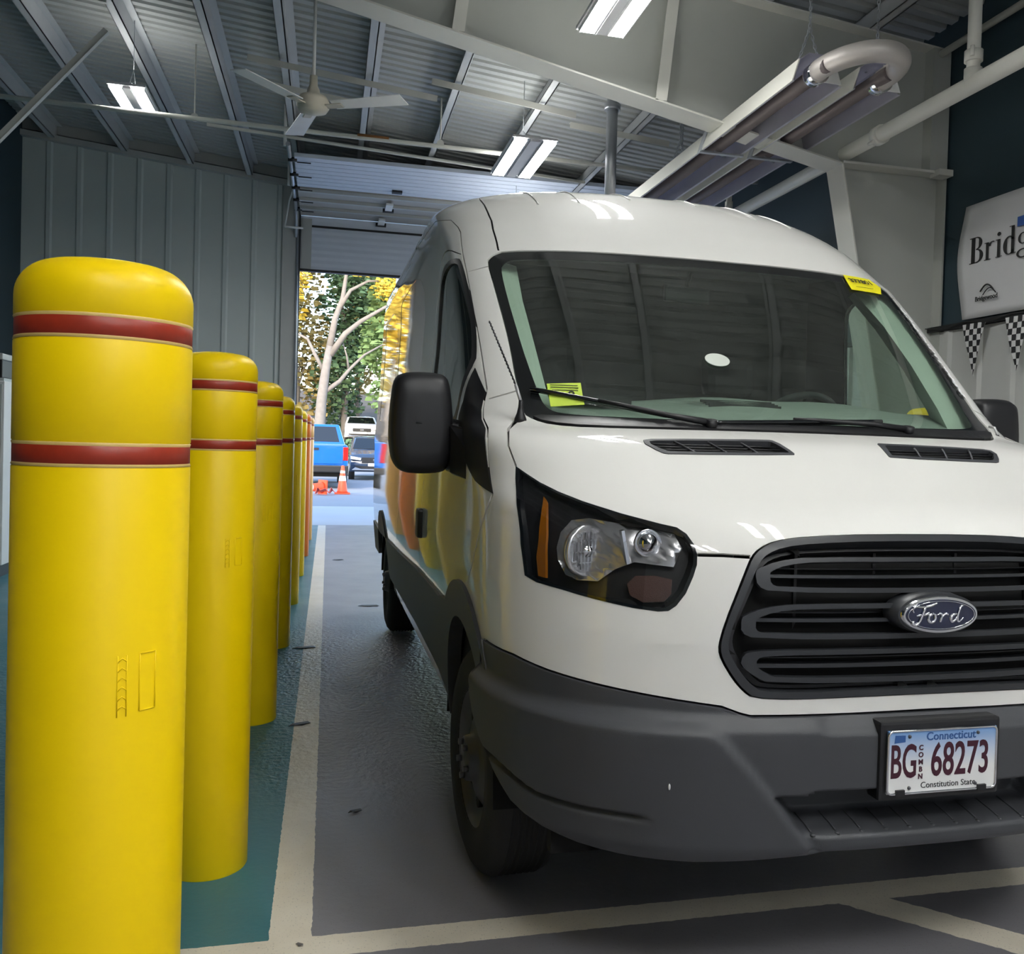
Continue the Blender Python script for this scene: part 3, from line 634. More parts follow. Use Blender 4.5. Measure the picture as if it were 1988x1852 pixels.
def pchip(xs,ys):
    n=len(xs);h=[xs[i+1]-xs[i] for i in range(n-1)];d=[(ys[i+1]-ys[i])/h[i] for i in range(n-1)]
    m=[d[0]]+[0]*(n-2)+[d[-1]]
    for i in range(1,n-1):
        if d[i-1]*d[i]>0:
            w1=2*h[i]+h[i-1];w2=h[i]+2*h[i-1]
            m[i]=(w1+w2)/(w1/d[i-1]+w2/d[i])
    def f(x):
        if x<=xs[0]: return ys[0]+m[0]*(x-xs[0])
        if x>=xs[-1]: return ys[-1]+m[-1]*(x-xs[-1])
        i=0
        while x>xs[i+1]: i+=1
        t=(x-xs[i])/h[i]
        return ys[i]*(1+2*t)*(1-t)**2+h[i]*m[i]*t*(1-t)**2+ys[i+1]*t*t*(3-2*t)+h[i]*m[i+1]*t*t*(t-1)
    return f
fv0,fw,fd,fn=[pchip(ZT,t) for t in (V0,WW,DD,NN)]
NA=48
_cache={}
def contour(z):
    k=round(z,5)
    if k in _cache: return _cache[k]
    v0,w,d,n=fv0(z),fw(z),fd(z),fn(z)
    pts=[];M=200
    for i in range(M+1):
        t=i/M*math.pi/2
        u=w*math.sin(t)**(2/n); v=v0+d*(1-max(0,math.cos(t))**(2/n))
        pts.append((u,v))
    L=[0]
    for p,q in zip(pts,pts[1:]): L.append(L[-1]+math.hypot(q[0]-p[0],q[1]-p[1]))
    out=[];j=0
    for i in range(NA+1):
        s=L[-1]*i/NA
        while j<M-1 and L[j+1]<s: j+=1
        t=(s-L[j])/(L[j+1]-L[j] or 1)
        out.append((pts[j][0]+t*(pts[j+1][0]-pts[j][0]),pts[j][1]+t*(pts[j+1][1]-pts[j][1])))
    _cache[k]=(out,v0+d,w); return _cache[k]
def S(a,z):
    """van coordinates (u lateral, v rearward, z)"""
    s=1 if a>=0 else -1; a=abs(a)
    c,vs,w=contour(z)
    if a<=1:
        x=a*NA;i=min(int(x),NA-1);t=x-i
        return (s*(c[i][0]+t*(c[i+1][0]-c[i][0])),c[i][1]+t*(c[i+1][1]-c[i][1]),z)
    v=vs+(a-1)
    return (s*(w+.004*(a-1)),v,z)
def inv_v(v,z):   # parameter a of the side point at depth v
    c,vs,w=contour(z)
    if v>=vs: return 1+v-vs
    for i in range(NA):
        if c[i+1][1]>=v:
            return (i+(v-c[i][1])/(c[i+1][1]-c[i][1] or 1))/NA
    return 1
def inv_u(u,z):
    c,vs,w=contour(z);s=1 if u>=0 else -1;u=abs(u)
    for i in range(NA):
        if c[i+1][0]>=u: return s*(i+(u-c[i][0])/(c[i+1][0]-c[i][0] or 1))/NA
    return s
# ================================================================== VAN
van = empty('cargo_van', (1.471, 1.924, 0), rz=.010); tag(van, 'white full-size van with grey bumper parked in the service bay', 'van')
def nearest_a(u, v, z):
    c, vs, w = contour(z); s = 1 if u >= 0 else -1; u = abs(u)
    if v > vs: return s*(1+v-vs)
    best = (9, 0)
    for i in range(NA):
        (x0, y0), (x1, y1) = c[i], c[i+1]; dx, dy = x1-x0, y1-y0; l = dx*dx+dy*dy
        t = 0 if l == 0 else max(0, min(1, ((u-x0)*dx+(v-y0)*dy)/l)); d = (u-x0-t*dx)**2+(v-y0-t*dy)**2
        if d < best[0]: best = (d, (i+t)/NA)
    return s*best[1]
def A3(l): return [(nearest_a(u, v, z), z) for (u, v, z) in l]
def AU(l): return [(inv_u(u, z), z) for (u, z) in l]
def AV(l, s=-1): return [(s*inv_v(v, z), z) for (v, z) in l]
def mir(l): return [(-a, z) for (a, z) in l]
def sym_poly(l): return l+mir(l)[::-1]
def nrm(a, z):
    da, dz = .02, .012
    if abs(a) > 1: da = .03
    p1, p2 = Vector(S(a-da, z)), Vector(S(a+da, z)); q1, q2 = Vector(S(a, max(.24, z-dz))), Vector(S(a, min(2.73, z+dz)))
    n = (p2-p1).cross(q2-q1)
    if n.length < 1e-9: return Vector((0, -1, 0))
    return n.normalized()
def hood_disp(a, z, u, v):
    # raised centre of the bonnet between two creases that converge on the grille corners
    if 1.15 < z < 1.46 and v < .86:
        t = (z-1.15)/.31; uc = .50+.26*t
        e = (uc-abs(u))/.11; k = max(0, min(1, e*.5+.5)); k = k*k*(3-2*k)
        return .007*k*min(1, t*5)*min(1, (1-t)*6)
    if .86 < z < 1.0 and abs(u) > .5:   # soft body crease under the headlamps
        k = max(0, min(1, (z-(.918+.11*(abs(u)-.578)))/.010)); return .010*k*min(1, (1.0-z)/.05+.0)*min(1, (abs(u)-.5)/.08)*min(1, max(0, (.93-abs(u))/.08))
    return 0
def pt(a, z, off=0, disp=True):
    p = Vector(S(a, z)); n = nrm(a, z)
    if p.y > VR: p.y = VR
    d = hood_disp(a, z, p.x, p.y) if disp else 0
    return p+n*(off+d), n
def dens(poly, st=.03, closed=True):
    out = []; n = len(poly)
    for i in range(n if closed else n-1):
        p, q = poly[i], poly[(i+1) % n]
        L_ = math.hypot(q[0]-p[0], q[1]-p[1]); ff = 1 if max(abs(p[0]), abs(q[0])) < 1.2 else .35
        k = max(1, int(L_*ff/st))
        for j in range(k): out.append((p[0]+(q[0]-p[0])*j/k, p[1]+(q[1]-p[1])*j/k))
    if not closed: out.append(poly[-1])
    return out
def inside(p, poly):
    x, y = p; c = False; j = len(poly)-1
    for i in range(len(poly)):
        xi, yi = poly[i]; xj, yj = poly[j]
        if (yi > y) != (yj > y) and x < (xj-xi)*(y-yi)/(yj-yi)+xi: c = not c
        j = i
    return c
def smooth_poly(pts, k=2):                 # Chaikin, open end points kept
    for _ in range(k):
        o = [pts[0]]
        for p, q in zip(pts, pts[1:]):
            o += [(p[0]*.75+q[0]*.25, p[1]*.75+q[1]*.25), (p[0]*.25+q[0]*.75, p[1]*.25+q[1]*.75)]
        pts = o+[pts[-1]]
    return pts
def chaikin(pts, k=2):
    for _ in range(k):
        o = []
        for i in range(len(pts)):
            p, q = pts[i], pts[(i+1) % len(pts)]; o += [(p[0]*.75+q[0]*.25, p[1]*.75+q[1]*.25), (p[0]*.25+q[0]*.75, p[1]*.25+q[1]*.75)]
        pts = o
    return pts
def strip(line, w):                       # thin polygon round an open line, width in metres (a is ~1.3 m per unit in front)
    ls, rs = [], []
    for i, p in enumerate(line):
        q0 = line[max(i-1, 0)]; q1 = line[min(i+1, len(line)-1)]
        sc = 1.3 if abs(p[0]) < 1 else 1.0
        dx, dz = (q1[0]-q0[0])*sc, q1[1]-q0[1]; L_ = math.hypot(dx, dz) or 1; nx, nz = -dz/L_*w/2/sc, dx/L_*w/2
        ls.append((p[0]+nx, p[1]+nz)); rs.append((p[0]-nx, p[1]-nz))
    return ls+rs[::-1]
def cdt(polys, grid, extra=()):
    vs, es = [], []; seen = {}
    def add(p):
        k = (round(p[0], 5), round(p[1], 5))
        if k not in seen: seen[k] = len(vs); vs.append(Vector(k))
        return seen[k]
    for pl in polys:
        ids = [add(p) for p in pl]
        for i in range(len(ids)):
            a, b = ids[i], ids[(i+1) % len(ids)]
            if a != b: es.append((a, b))
    for p in grid: add(p)
    r = geometry.delaunay_2d_cdt(vs, es, [], 0, 1e-5)
    return [tuple(v) for v in r[0]], [tuple(f) for f in r[2]]
def mesh_part(name, V2, faces, m, off=0, flange=.012, parent=None, fn=None, analytic=True, double=False):
    """map triangles of the (a,z) chart on to the body, fold the free edges inward by `flange`"""
    used = {}; vs = []; ns = []; fs = []
    fn = fn or (lambda a, z: pt(a, z, off))
    def vid(i):
        if i not in used:
            p, n = fn(*V2[i]); used[i] = len(vs); vs.append(p); ns.append(n)
        return used[i]
    ec = {}
    for f in faces:
        g = tuple(vid(i) for i in f)
        if len(set(g)) < 3: continue
        fs.append(g)
        for k in range(3):
            e = (g[k], g[(k+1) % 3]); ec[(min(e), max(e))] = ec.get((min(e), max(e)), 0)+1
    # orientation
    flip = 0
    for g in fs[:50]:
        fnv = (vs[g[1]]-vs[g[0]]).cross(vs[g[2]]-vs[g[0]])
        flip += 1 if fnv.dot(ns[g[0]]) < 0 else -1
    if flip > 0: fs = [tuple(reversed(g)) for g in fs]
    nf = len(fs); me_v = [tuple(v) for v in vs]; me_n = [tuple(n) for n in ns]
    if flange:
        dup = {}
        def dd(i, inn):
            k = (i, inn)
            if k not in dup:
                dup[k] = len(me_v); me_v.append(tuple(vs[i]-ns[i]*(flange if inn else 0))); me_n.append(None)
            return dup[k]
        for g in list(fs):
            for k in range(3):
                a, b = g[k], g[(k+1) % 3]
                if ec[(min(a, b), max(a, b))] == 1: fs.append((dd(b, 0), dd(a, 0), dd(a, 1), dd(b, 1)))
    me = bpy.data.meshes.new(name); me.from_pydata(me_v, [], fs); me.materials.append(m)
    for i, p in enumerate(me.polygons): p.use_smooth = i < nf or not analytic
    me.update()
    if analytic:
        try:
            nl = []
            for p in me.polygons:
                for vi in p.vertices: nl.append(me_n[vi] if (me_n[vi] is not None and p.index < nf) else tuple(p.normal))
            me.normals_split_custom_set(nl)
        except Exception as ex: print('normals', ex)
    o = bpy.data.objects.new(name, me); COL.objects.link(o)
    if parent: o.parent = parent
    return o
# ---- feature lines on the body (u lateral, v rearward, z) ------------------
H_TOP = A3([(-.953, .631, 1.328), (-.913, .519, 1.288), (-.874, .45, 1.267), (-.821, .381, 1.247), (-.74, .3, 1.223), (-.657, .236, 1.203), (-.622, .214, 1.196), (-.605, .192, 1.182), (-.594, .169, 1.159), (-.590, .156, 1.135)])
H_BOT = A3([(-.593, .149, 1.111), (-.603, .146, 1.083), (-.622, .144, 1.042), (-.644, .148, 1.012), (-.661, .154, .999), (-.684, .164, .996), (-.735, .192, 1.0), (-.817, .249, 1.013), (-.885, .314, 1.027), (-.936, .382, 1.036), (-.957, .423, 1.048), (-.964, .457, 1.126), (-.963, .523, 1.225)])
HEAD = H_TOP+H_BOT
GR_L = AU([(-.147, 1.19), (-.319, 1.183), (-.401, 1.173), (-.444, 1.156), (-.467, 1.134), (-.485, 1.098), (-.518, 1.023), (-.549, .94), (-.552, .913), (-.545, .888), (-.518, .843), (-.492, .814), (-.47, .799), (-.377, .795), (-.174, .80)])
GRILLE = sym_poly(GR_L)
WS_TOP = [(-.150, 2.157), (-.328, 2.156), (-.60, 2.150), (-.815, 2.138)]
WS_L = A3([(-.835, 1.61, 2.128), (-.86, 1.60, 2.115), (-.878, 1.585, 2.09), (-.876, 1.45, 1.98), (-.872, 1.30, 1.85), (-.868, 1.17, 1.73), (-.866, 1.045, 1.60), (-.862, .98, 1.54), (-.857, .93, 1.487), (-.83, .90, 1.468), (-.78, .86, 1.452), (-.686, .79, 1.445), (-.45, .78, 1.447), (-.258, .776, 1.449), (0, .78, 1.450)])
WSH = AU([(0, 2.158)]+WS_TOP)+WS_L
WSH = WSH+mir([p for p in WSH if abs(p[0]) > 1e-4])[::-1]
WI_L = AU([(0, 2.118), (-.5, 2.112), (-.78, 2.098)])+A3([(-.815, 1.55, 2.085), (-.838, 1.52, 2.05), (-.835, 1.217, 1.79), (-.80, .98, 1.55), (-.785, .93, 1.508), (-.74, .90, 1.492), (-.538, .865, 1.487), (0, .85, 1.487)])
WIN = WI_L+mir([p for p in WI_L if abs(p[0]) > 1e-4])[::-1]
VENT = AU([(-.600, 1.403), (-.55, 1.410), (-.19, 1.418), (-.175, 1.415), (-.155, 1.38), (-.160, 1.375), (-.535, 1.368), (-.56, 1.371)])
ALINE = A3([(-1.004, .66, 1.247), (-.981, .815, 1.408), (-.954, 1.077, 1.569), (-.955, 1.23, 1.716), (-.956, 1.381, 1.853), (-.955, 1.678, 2.108), (-.937, 1.915, 2.268), (-.95, 2.15, 2.37), (-.95, 2.55, 2.45), (-.95, 3.3, 2.49), (-.95, 5.72, 2.51)])
SEAM = AU([(-.829, 2.141), (-.824, 2.197), (-.822, 2.281), (-.809, 2.412), (-.799, 2.512)])+A3([(-.80, 2.6, 2.60), (-.80, 3.2, 2.635), (-.80, 4.4, 2.65), (-.8, 5.72, 2.655)])
SAIL = AV([(1.19, 1.646), (1.19, 1.53), (1.17, 1.42), (1.05, 1.335), (.85, 1.275), (.655, 1.247), (.815, 1.404), (1.07, 1.560)])
DWIN = AV([(1.215, 1.44), (2.02, 1.44), (2.08, 1.50), (2.09, 2.04), (2.02, 2.115), (1.74, 2.115), (1.655, 2.065), (1.41, 1.865), (1.285, 1.74), (1.215, 1.655)])
RWIN = AV([(2.72, 1.52), (4.05, 1.52), (4.1, 1.58), (4.1, 2.22), (4.05, 2.28), (2.72, 2.28)])
RWIN2 = AV([(4.3, 1.52), (5.35, 1.52), (5.4, 1.58), (5.4, 2.22), (5.35, 2.28), (4.3, 2.28)])
CW = (1.03, .375)
def arc(r, t0, t1, n=26, c=CW): return [(c[0]+r*math.cos(math.radians(t0+(t1-t0)*i/n)), c[1]+r*math.sin(math.radians(t0+(t1-t0)*i/n))) for i in range(n+1)]
ARCH = AV([(x, max(.25, z)) for x, z in arc(.47, 0, 180)]+[(CW[0]-.47, .25), (CW[0]+.47, .25)])
FLARE_O = [(1.72, .80), (1.58, .80), (1.50, .815)]+[p for p in arc(.565, 52, 146)]+[(.635, .838)]
CW2 = (4.78, .375)
ARCH2 = AV([(x, max(.25, z)) for x, z in arc(.46, 0, 180, c=CW2)]+[(CW2[0]-.46, .25), (CW2[0]+.46, .25)])
BUMP_TOP = A3([(-1.021, .634, .838), (-.981, .438, .84), (-.915, .321, .825), (-.732, .17, .801), (-.541, .095, .780), (-.50, .08, .765)])+AU([(-.474, .759), (-.40, .760), (-.221, .762), (0, .764)])
# lower edge of the painted shell: bumper line, flare, cladding, sill
CLAD_TOP = AV([(5.72, .72), (4.9, .70), (3.4, .745), (2.4, .79), (1.72, .80)])
SHELL_L = [(0, .764)]+BUMP_TOP[::-1][1:]+AV(FLARE_O[::-1])[1:]+CLAD_TOP[::-1][1:]
ZT_ = 2.728
def aV(z): return -inv_v(VR, z)
SHELL = [(0, ZT_)]+[(a, z) for a, z in SHELL_L]+[(aV(z), z) for z in [.8+i*.2 for i in range(9)]+[2.55, 2.65, ZT_]]
SHELL = [p for p in SHELL[1:]]+[(0, ZT_)]
SHELLB = SHELL+mir([p for p in SHELL if abs(p[0]) > 1e-4])[::-1]
GAP = .007
hood_side = A3([(-.953, .631, 1.328), (-.94, .72, 1.385), (-.905, .84, 1.435), (-.862, .92, 1.475)])
door_front = A3([(-1.004, .66, 1.247), (-1.02, .72, 1.15), (-1.025, .84, 1.02), (-1.03, .93, .94)])
door_rear = AV([(2.33, .80), (2.31, 1.0), (2.24, 1.3), (2.20, 1.6), (2.20, 2.05), (2.12, 2.19), (1.95, 2.20), (1.74, 2.14)])
slide_rear = AV([(3.6, .78), (3.62, 2.35)])
grooves = [strip(dens(l, .03, False), GAP*w) for l, w in (
    (hood_side, 1), (A3([(-.590, .156, 1.135), (-.53, .135, 1.136), (-.467, .119, 1.134)]), 1.3), (door_front, 1), (smooth_poly(door_rear, 2), 1), (ALINE[:7], 1.1), (ALINE[6:], .9),
    (smooth_poly(SEAM, 1), 1.1), (slide_rear, 1), (A3([(-.956, 1.586, 2.045), (-.90, 1.551, 2.057), (-.88, 1.54, 2.062)]), .6), (A3([(-.956, 1.037, 1.535), (-.90, 1.012, 1.553), (-.868, 1.0, 1.565)]), .6))]
# hood shut line over the headlamp and grille is the panel edge itself
HOOD = [p for p in WS_L[WS_L.index(WS_L[8]):]][::-1]      # windscreen base, centre -> corner
HOOD = [(0, 1.450)]+[p for p in WS_L[8:]][::-1][1:]+hood_side[::-1][1:]+H_TOP[1:]+A3([(-.53, .135, 1.136)])+[GR_L[4]]+GR_L[:4][::-1]+[(0, 1.191)]
HOODP = HOOD+mir([p for p in HOOD if abs(p[0]) > 1e-4])[::-1]
both = lambda l: [l, mir(l)]
polys = [dens(SHELLB), dens(chaikin(WSH, 1)), dens(HOODP), dens(chaikin(GRILLE, 1))]
WSH_s = chaikin(WSH, 1); GRILLE_s = chaikin(GRILLE, 1)
sidep = {}
for nm, l in dict(head=HEAD, sail=SAIL, dwin=chaikin(DWIN, 2), rwin=chaikin(RWIN, 2), rwin2=chaikin(RWIN2, 2), vent=chaikin(VENT, 1)).items():
    sidep[nm] = both(l)
    for q in both(l): polys.append(dens(q))
gr2 = []
for g in grooves:
    for q in both(g): gr2.append(q); polys.append(q)
ABOVE = [SEAM[0]]+SEAM[1:]+[(aV(ZT_), ZT_), (0, ZT_)]; ROOF = AU([(0, 2.158)]+WS_TOP)+SEAM+[(aV(ZT_), ZT_), (0, ZT_)]
ROOFP = ROOF+mir([p for p in ROOF if abs(p[0]) > 1e-4])[::-1]
PIL = WS_L[:9][::-1]+SEAM+ALINE[::-1]+hood_side
FASC = [(0, .764)]+BUMP_TOP[::-1][1:]+AV(FLARE_O[::-1])[1:12]+door_front[::-1]+hood_side[:1]+H_TOP+A3([(-.53, .135, 1.136)])+GR_L[4:5]+[(0, 1.15)]
FASCP = [(0, .764)]+BUMP_TOP[::-1][1:]+AV([p for p in FLARE_O[::-1][1:] if p[0] < .95])+door_front[::-1]+ALINE[:2]+hood_side[:1]+H_TOP[1:]+[GR_L[4], (0, 1.134)]
polys += [dens(q) for q in both(PIL)]
def grid():
    g = []
    z = .78
    while z < ZT_:
        a = 0; row = int(round(z/.0001))
        st = .03
        k = 0
        while True:
            a = k*st+((row % 2)*st*.5)
            if a > 1: break
            g.append((a, z)); g.append((-a, z)) if a > 0 else None
            k += 1
        a = 1.06
        while a < 1+VR-contour(z)[1]:
            g.append((a, z)); g.append((-a, z)); a += .09
        z += .0201 if z < 1.5 else .0301
    return g
V2, F2 = cdt(polys, grid())
parts = {}
ws_i = dens(WSH_s); gr_i = GRILLE_s
for f in F2:
    c = (sum(V2[i][0] for i in f)/3, sum(V2[i][1] for i in f)/3)
    a = c[0]; s = 0 if a < 0 else 1
    if not inside(c, SHELLB): continue
    if c[1] > 2.7275: continue
    if any(inside(c, q[s]) for q in (sidep['head'],)): k = ('head', s)
    elif inside(c, gr_i): continue
    elif inside(c, WSH_s): continue
    elif inside(c, sidep['vent'][s]): continue
    elif inside(c, sidep['dwin'][s]): k = ('dwin', s)
    elif inside(c, sidep['rwin'][s]): k = ('rwin', s)
    elif inside(c, sidep['rwin2'][s]): k = ('rwin2', s)
    elif inside(c, sidep['sail'][s]): k = ('sail', s)
    elif any(inside(c, q) for q in gr2): continue
    elif inside(c, HOODP): k = ('hood', 0)
    elif inside(c, ROOFP): k = ('roof', 0)
    elif inside(c, both(PIL)[s]): k = ('pillar', s)
    elif inside(c, both(FASCP)[s]): k = ('fascia', 0)
    else: k = ('side', s)
    parts.setdefault(k, []).append(f)
print({k: len(v) for k, v in parts.items()})
mesh_part('hood', V2, parts[('hood', 0)], MT['paint'], parent=van)
mesh_part('roof_panel', V2, parts[('roof', 0)], MT['paint'], parent=van)
mesh_part('front_fascia', V2, parts[('fascia', 0)], MT['paint'], parent=van)
for s in (0, 1):
    mesh_part('pillar_panel', V2, parts[('pillar', s)], MT['paint'], parent=van)
    sp = mesh_part('side_panel', V2, parts[('side', s)], MT['paint'], parent=van)
    mesh_part('sail_panel', V2, parts[('sail', s)], MT['black'], parent=van, off=.002)
    mesh_part('door_window', V2, parts[('dwin', s)], MT['glass'], parent=van, off=-.006, flange=0)
    for k in ('rwin', 'rwin2'): mesh_part('side_window', V2, parts[(k, s)], MT['tint'], parent=van, off=-.002, flange=.004)
# dark inner shell so that the shut lines read black
gpolys = [dens(SHELLB), WSH_s]+[q for q in sidep['dwin']]
gg = [(a, z) for (a, z) in grid() if int(round(z*1000)) % 2 == 0]
V3, F3 = cdt(gpolys, [(a*.06-0, .78+.06*b) for a in range(-90, 91) for b in range(33)])
keep = []
for f in F3:
    c = (sum(V3[i][0] for i in f)/3, sum(V3[i][1] for i in f)/3); s = 0 if c[0] < 0 else 1
    if inside(c, SHELLB) and not inside(c, WSH_s) and not inside(c, sidep['dwin'][s]) and not inside(c, GRILLE_s) and not inside(c, HEAD) and not inside(c, mir(HEAD)): keep.append(f)
mesh_part('inner_shell', V3, keep, MT['void'], off=-.016, flange=0, parent=van)
# roof cap and rear closure
mb = MB(); zs = [.45+i*.15 for i in range(15)]+[2.6, 2.68, 2.728]
for z in zs: w = contour(z)[2]; mb.v += [(-w, VR, z), (w, VR, z)]
for i in range(len(zs)-1): mb.face([2*i, 2*i+1, 2*i+3, 2*i+2])
mb.build('rear_panel', MT['paint'], van)
mb = MB(); c, vs, w = contour(ZT_); ring = [(x, y) for x, y in c]
mb.v = [(x, y, 2.7279) for x, y in ring]+[(w, VR, 2.7279), (-w, VR, 2.7279)]+[(-x, y, 2.7279) for x, y in ring[::-1][:-1]]; mb.face(list(range(len(mb.v)))); mb.build('roof_skin', MT['paint'], van)
for s in (-1, 1):         # pressed roof beads
    for ux in (.14, .45):
        pass
# roof beads: short raised ribs just behind the windscreen header
def on_body(u, z, off=0):
    a = inv_u(u, z); return tuple(pt(a, z, off)[0])
def bead(u0, u1, z0, z1, r=.004, m='paint', name='roof_bead', k=8):
    mb = MB(); mb.tube([on_body(u0+(u1-u0)*i/k, z0+(z1-z0)*i/k, .0) for i in range(k+1)], r, 8); return mb.build(name, MT[m], van)
for s in (-1, 1):
    bead(s*.42, s*.40, 2.44, 2.60); bead(s*.60, s*.585, 2.42, 2.59); bead(s*.16, s*.16, 2.50, 2.62)

# ---- glass ---------------------------------------------------------------
def ring_panel(name, outer, inner, m, off=0, flange=.01, gridst=None, parent=van, fn=None, analytic=True):
    o = dens(outer); ps = [o]+([dens(inner)] if inner else [])
    g = []
    if gridst:
        x0, x1 = min(p[0] for p in o), max(p[0] for p in o); y0, y1 = min(p[1] for p in o), max(p[1] for p in o)
        nx, ny = int((x1-x0)/gridst[0]), int((y1-y0)/gridst[1])
        g = [(x0+(i+.5)*(x1-x0)/max(1, nx), y0+(j+.5)*(y1-y0)/max(1, ny)) for i in range(nx) for j in range(ny)]
        g = [q for q in g if inside(q, o)]
    V, F = cdt(ps, g); kp = []
    for f in F:
        c = (sum(V[i][0] for i in f)/3, sum(V[i][1] for i in f)/3)
        if inside(c, o) and not (inner and inside(c, inner)): kp.append(f)
    return mesh_part(name, V, kp, m, off=off, flange=flange, parent=parent, fn=fn, analytic=analytic)
WIN_s = chaikin(WIN, 2)
for s in (0, 1):
    dw = dens(sidep['dwin'][s]); ac = sum(p[0] for p in dw)/len(dw); zc = 1.78
    ring_panel('window_seal', [((a-ac)*1.055+ac, (z-zc)*1.06+zc) for a, z in dw], [((a-ac)*.985+ac, (z-zc)*.985+zc) for a, z in dw], MT['black'], off=.001, flange=.012)
ws = ring_panel('windscreen', WIN_s, None, MT['glass'], off=-.004, flange=0, gridst=(.05, .05))
ring_panel('glass_border', [((a)*.996, 1.80+(z-1.80)*.996) for a, z in WSH_s], WIN_s, MT['frit'], off=-.004, flange=.004, gridst=(.03, .03), parent=ws)
# cowl strip across the base of the windscreen
cw_ = ring_panel('cowl', chaikin(sym_poly(A3([(0, .79, 1.452), (-.45, .79, 1.449), (-.686, .80, 1.447), (-.80, .87, 1.458), (-.84, .92, 1.482), (-.70, .90, 1.478), (0, .86, 1.472)])), 1), None, MT['black'], off=.006, flange=.02, gridst=(.04, .012))
def gpt(u, z, off=.0):     # point on the glass
    a = inv_u(u, z); return Vector(pt(a, z, off)[0])
def wiper(pts_arm, blade, par=van):
    e = MB(); e.tube([gpt(u, z, o) for u, z, o in pts_arm], [.011, .009, .007, .006][:len(pts_arm)], 8); e.tube([gpt(*pts_arm[0][:2], .0), gpt(*pts_arm[0][:2], .03)], .018, 12)
    a = e.build('wiper_arm', MT['black'], par)
    (u0, z0), (u1, z1) = blade; b = MB(); n = 10
    b.tube([gpt(u0+(u1-u0)*i/n, z0+(z1-z0)*i/n, .012) for i in range(n+1)], .0075, 8)
    b.tube([gpt(u0+(u1-u0)*i/n, z0+(z1-z0)*i/n, .003) for i in range(n+1)], .003, 6); b.build('wiper_blade', MT['gloss'], a); return a
wiper([(-.30, 1.455, .02), (-.42, 1.475, .022), (-.56, 1.51, .018), (-.63, 1.524, .016)], ((-.83, 1.562), (-.42, 1.488)))
wiper([(.42, 1.458, .02), (.30, 1.468, .024), (.10, 1.482, .018), (.02, 1.484, .016)], ((-.32, 1.464), (.36, 1.492)))
# stickers on the glass
def sticker(quad, m, name, off=.0025):
    V = AU(quad); return ring_panel(name, V, None, m, off=off, flange=.0015, parent=ws)
st = sticker([(-.775, 1.588), (-.665, 1.595), (-.672, 1.521), (-.780, 1.511)], MT['sticker'], 'inspection_sticker')
def on_glass_M(u, z, off=.006):
    a = inv_u(u, z); p, n = pt(a, z, off); q = Vector(pt(inv_u(u+.03, z), z, off)[0]); x = (q-p).normalized(); y = n.cross(x).normalized()
    m = Matrix.Identity(4)
    for i in range(3): m[i][0] = x[i]; m[i][1] = y[i]; m[i][2] = n[i]; m[i][3] = p[i]
    return m
text('sticker_number', '9', .045, on_glass_M(-.705, 1.550), MT['ink'], st, ext=.0005, bold=.0005)
for i, (u, z, w) in enumerate(((-.722, 1.583, .09), (-.722, 1.575, .09), (-.722, 1.566, .085))):
    mb = MB(); mb.box(-w/2, w/2, -.0013, .0013, 0, .0005, on_glass_M(u, z, .0045)); mb.build('sticker_print', MT['ink'], st)
st2 = sticker([(.650, 2.145), (.80, 2.142), (.826, 2.10), (.79, 2.062), (.628, 2.066)], MT['stickery'], 'yellow_sticker', off=.003)
text('sticker_number', '377801', .045, on_glass_M(.715, 2.112), MT['ink'], st2, ext=.0005, bold=.0006)
mb = MB(); mb.box(-.05, .05, -.001, .001, 0, .0005, on_glass_M(.71, 2.082, .005)); mb.build('sticker_print', MT['ink'], st2)
random.seed(11)        # small pale specks along the right edge of the glass border
mb = MB()
for i in range(46):
    t = i/45+random.uniform(-.01, .01); z = 2.0-(2.0-1.62)*t; u = .862+random.uniform(-.006, .006); Mx = on_glass_M(u, z, .002)
    w, h = random.uniform(.004, .011), random.uniform(.003, .008); mb.box(-w, w, -h, h, 0, .0006, Mx @ Matrix.Rotation(random.uniform(-1, 1), 4, 'Z'))
mb.build('pale_specks', MT['white'], van)
# ---- grille ---------------------------------------------------------------
def shrink(poly, du, dz):
    return [(a*(1-du/.55*1.0), 1.0+(z-1.0)*(1-dz/.2)) for a, z in poly]
def recess_fn(d):
    def f(a, z):
        p, n = pt(a, z, 0); return p+Vector((0, d, 0)), n
    return f
gback = ring_panel('grille_backing', shrink(GRILLE_s, -.01, -.008), None, MT['void'], flange=0, gridst=(.05, .05), fn=recess_fn(.06))
gring = ring_panel('grille_frame', shrink(GRILLE_s, .006, .003), shrink(GRILLE_s, .024, .018), MT['plastic2'], off=.004, flange=.06)
gr_in = ring_panel('grille_inner_frame', shrink(GRILLE_s, .026, .020), shrink(GRILLE_s, .040, .028), MT['black'], off=-.030, flange=.03)
def rrect(uL, z0, z1, r, cut=0, uL2=None):
    uL2 = uL2 or uL; l = []
    l += [(-uL+ r*1.6, z1-.006), (-uL+r*.6, z1-.02), (-uL+r*.15, z1-r*.9)] if not cut else [(-uL+.0, z1)]
    l += [(-uL2, z0+r*.8), (-uL2+r*.3, z0+r*.25), (-uL2+r, z0)]
    return l
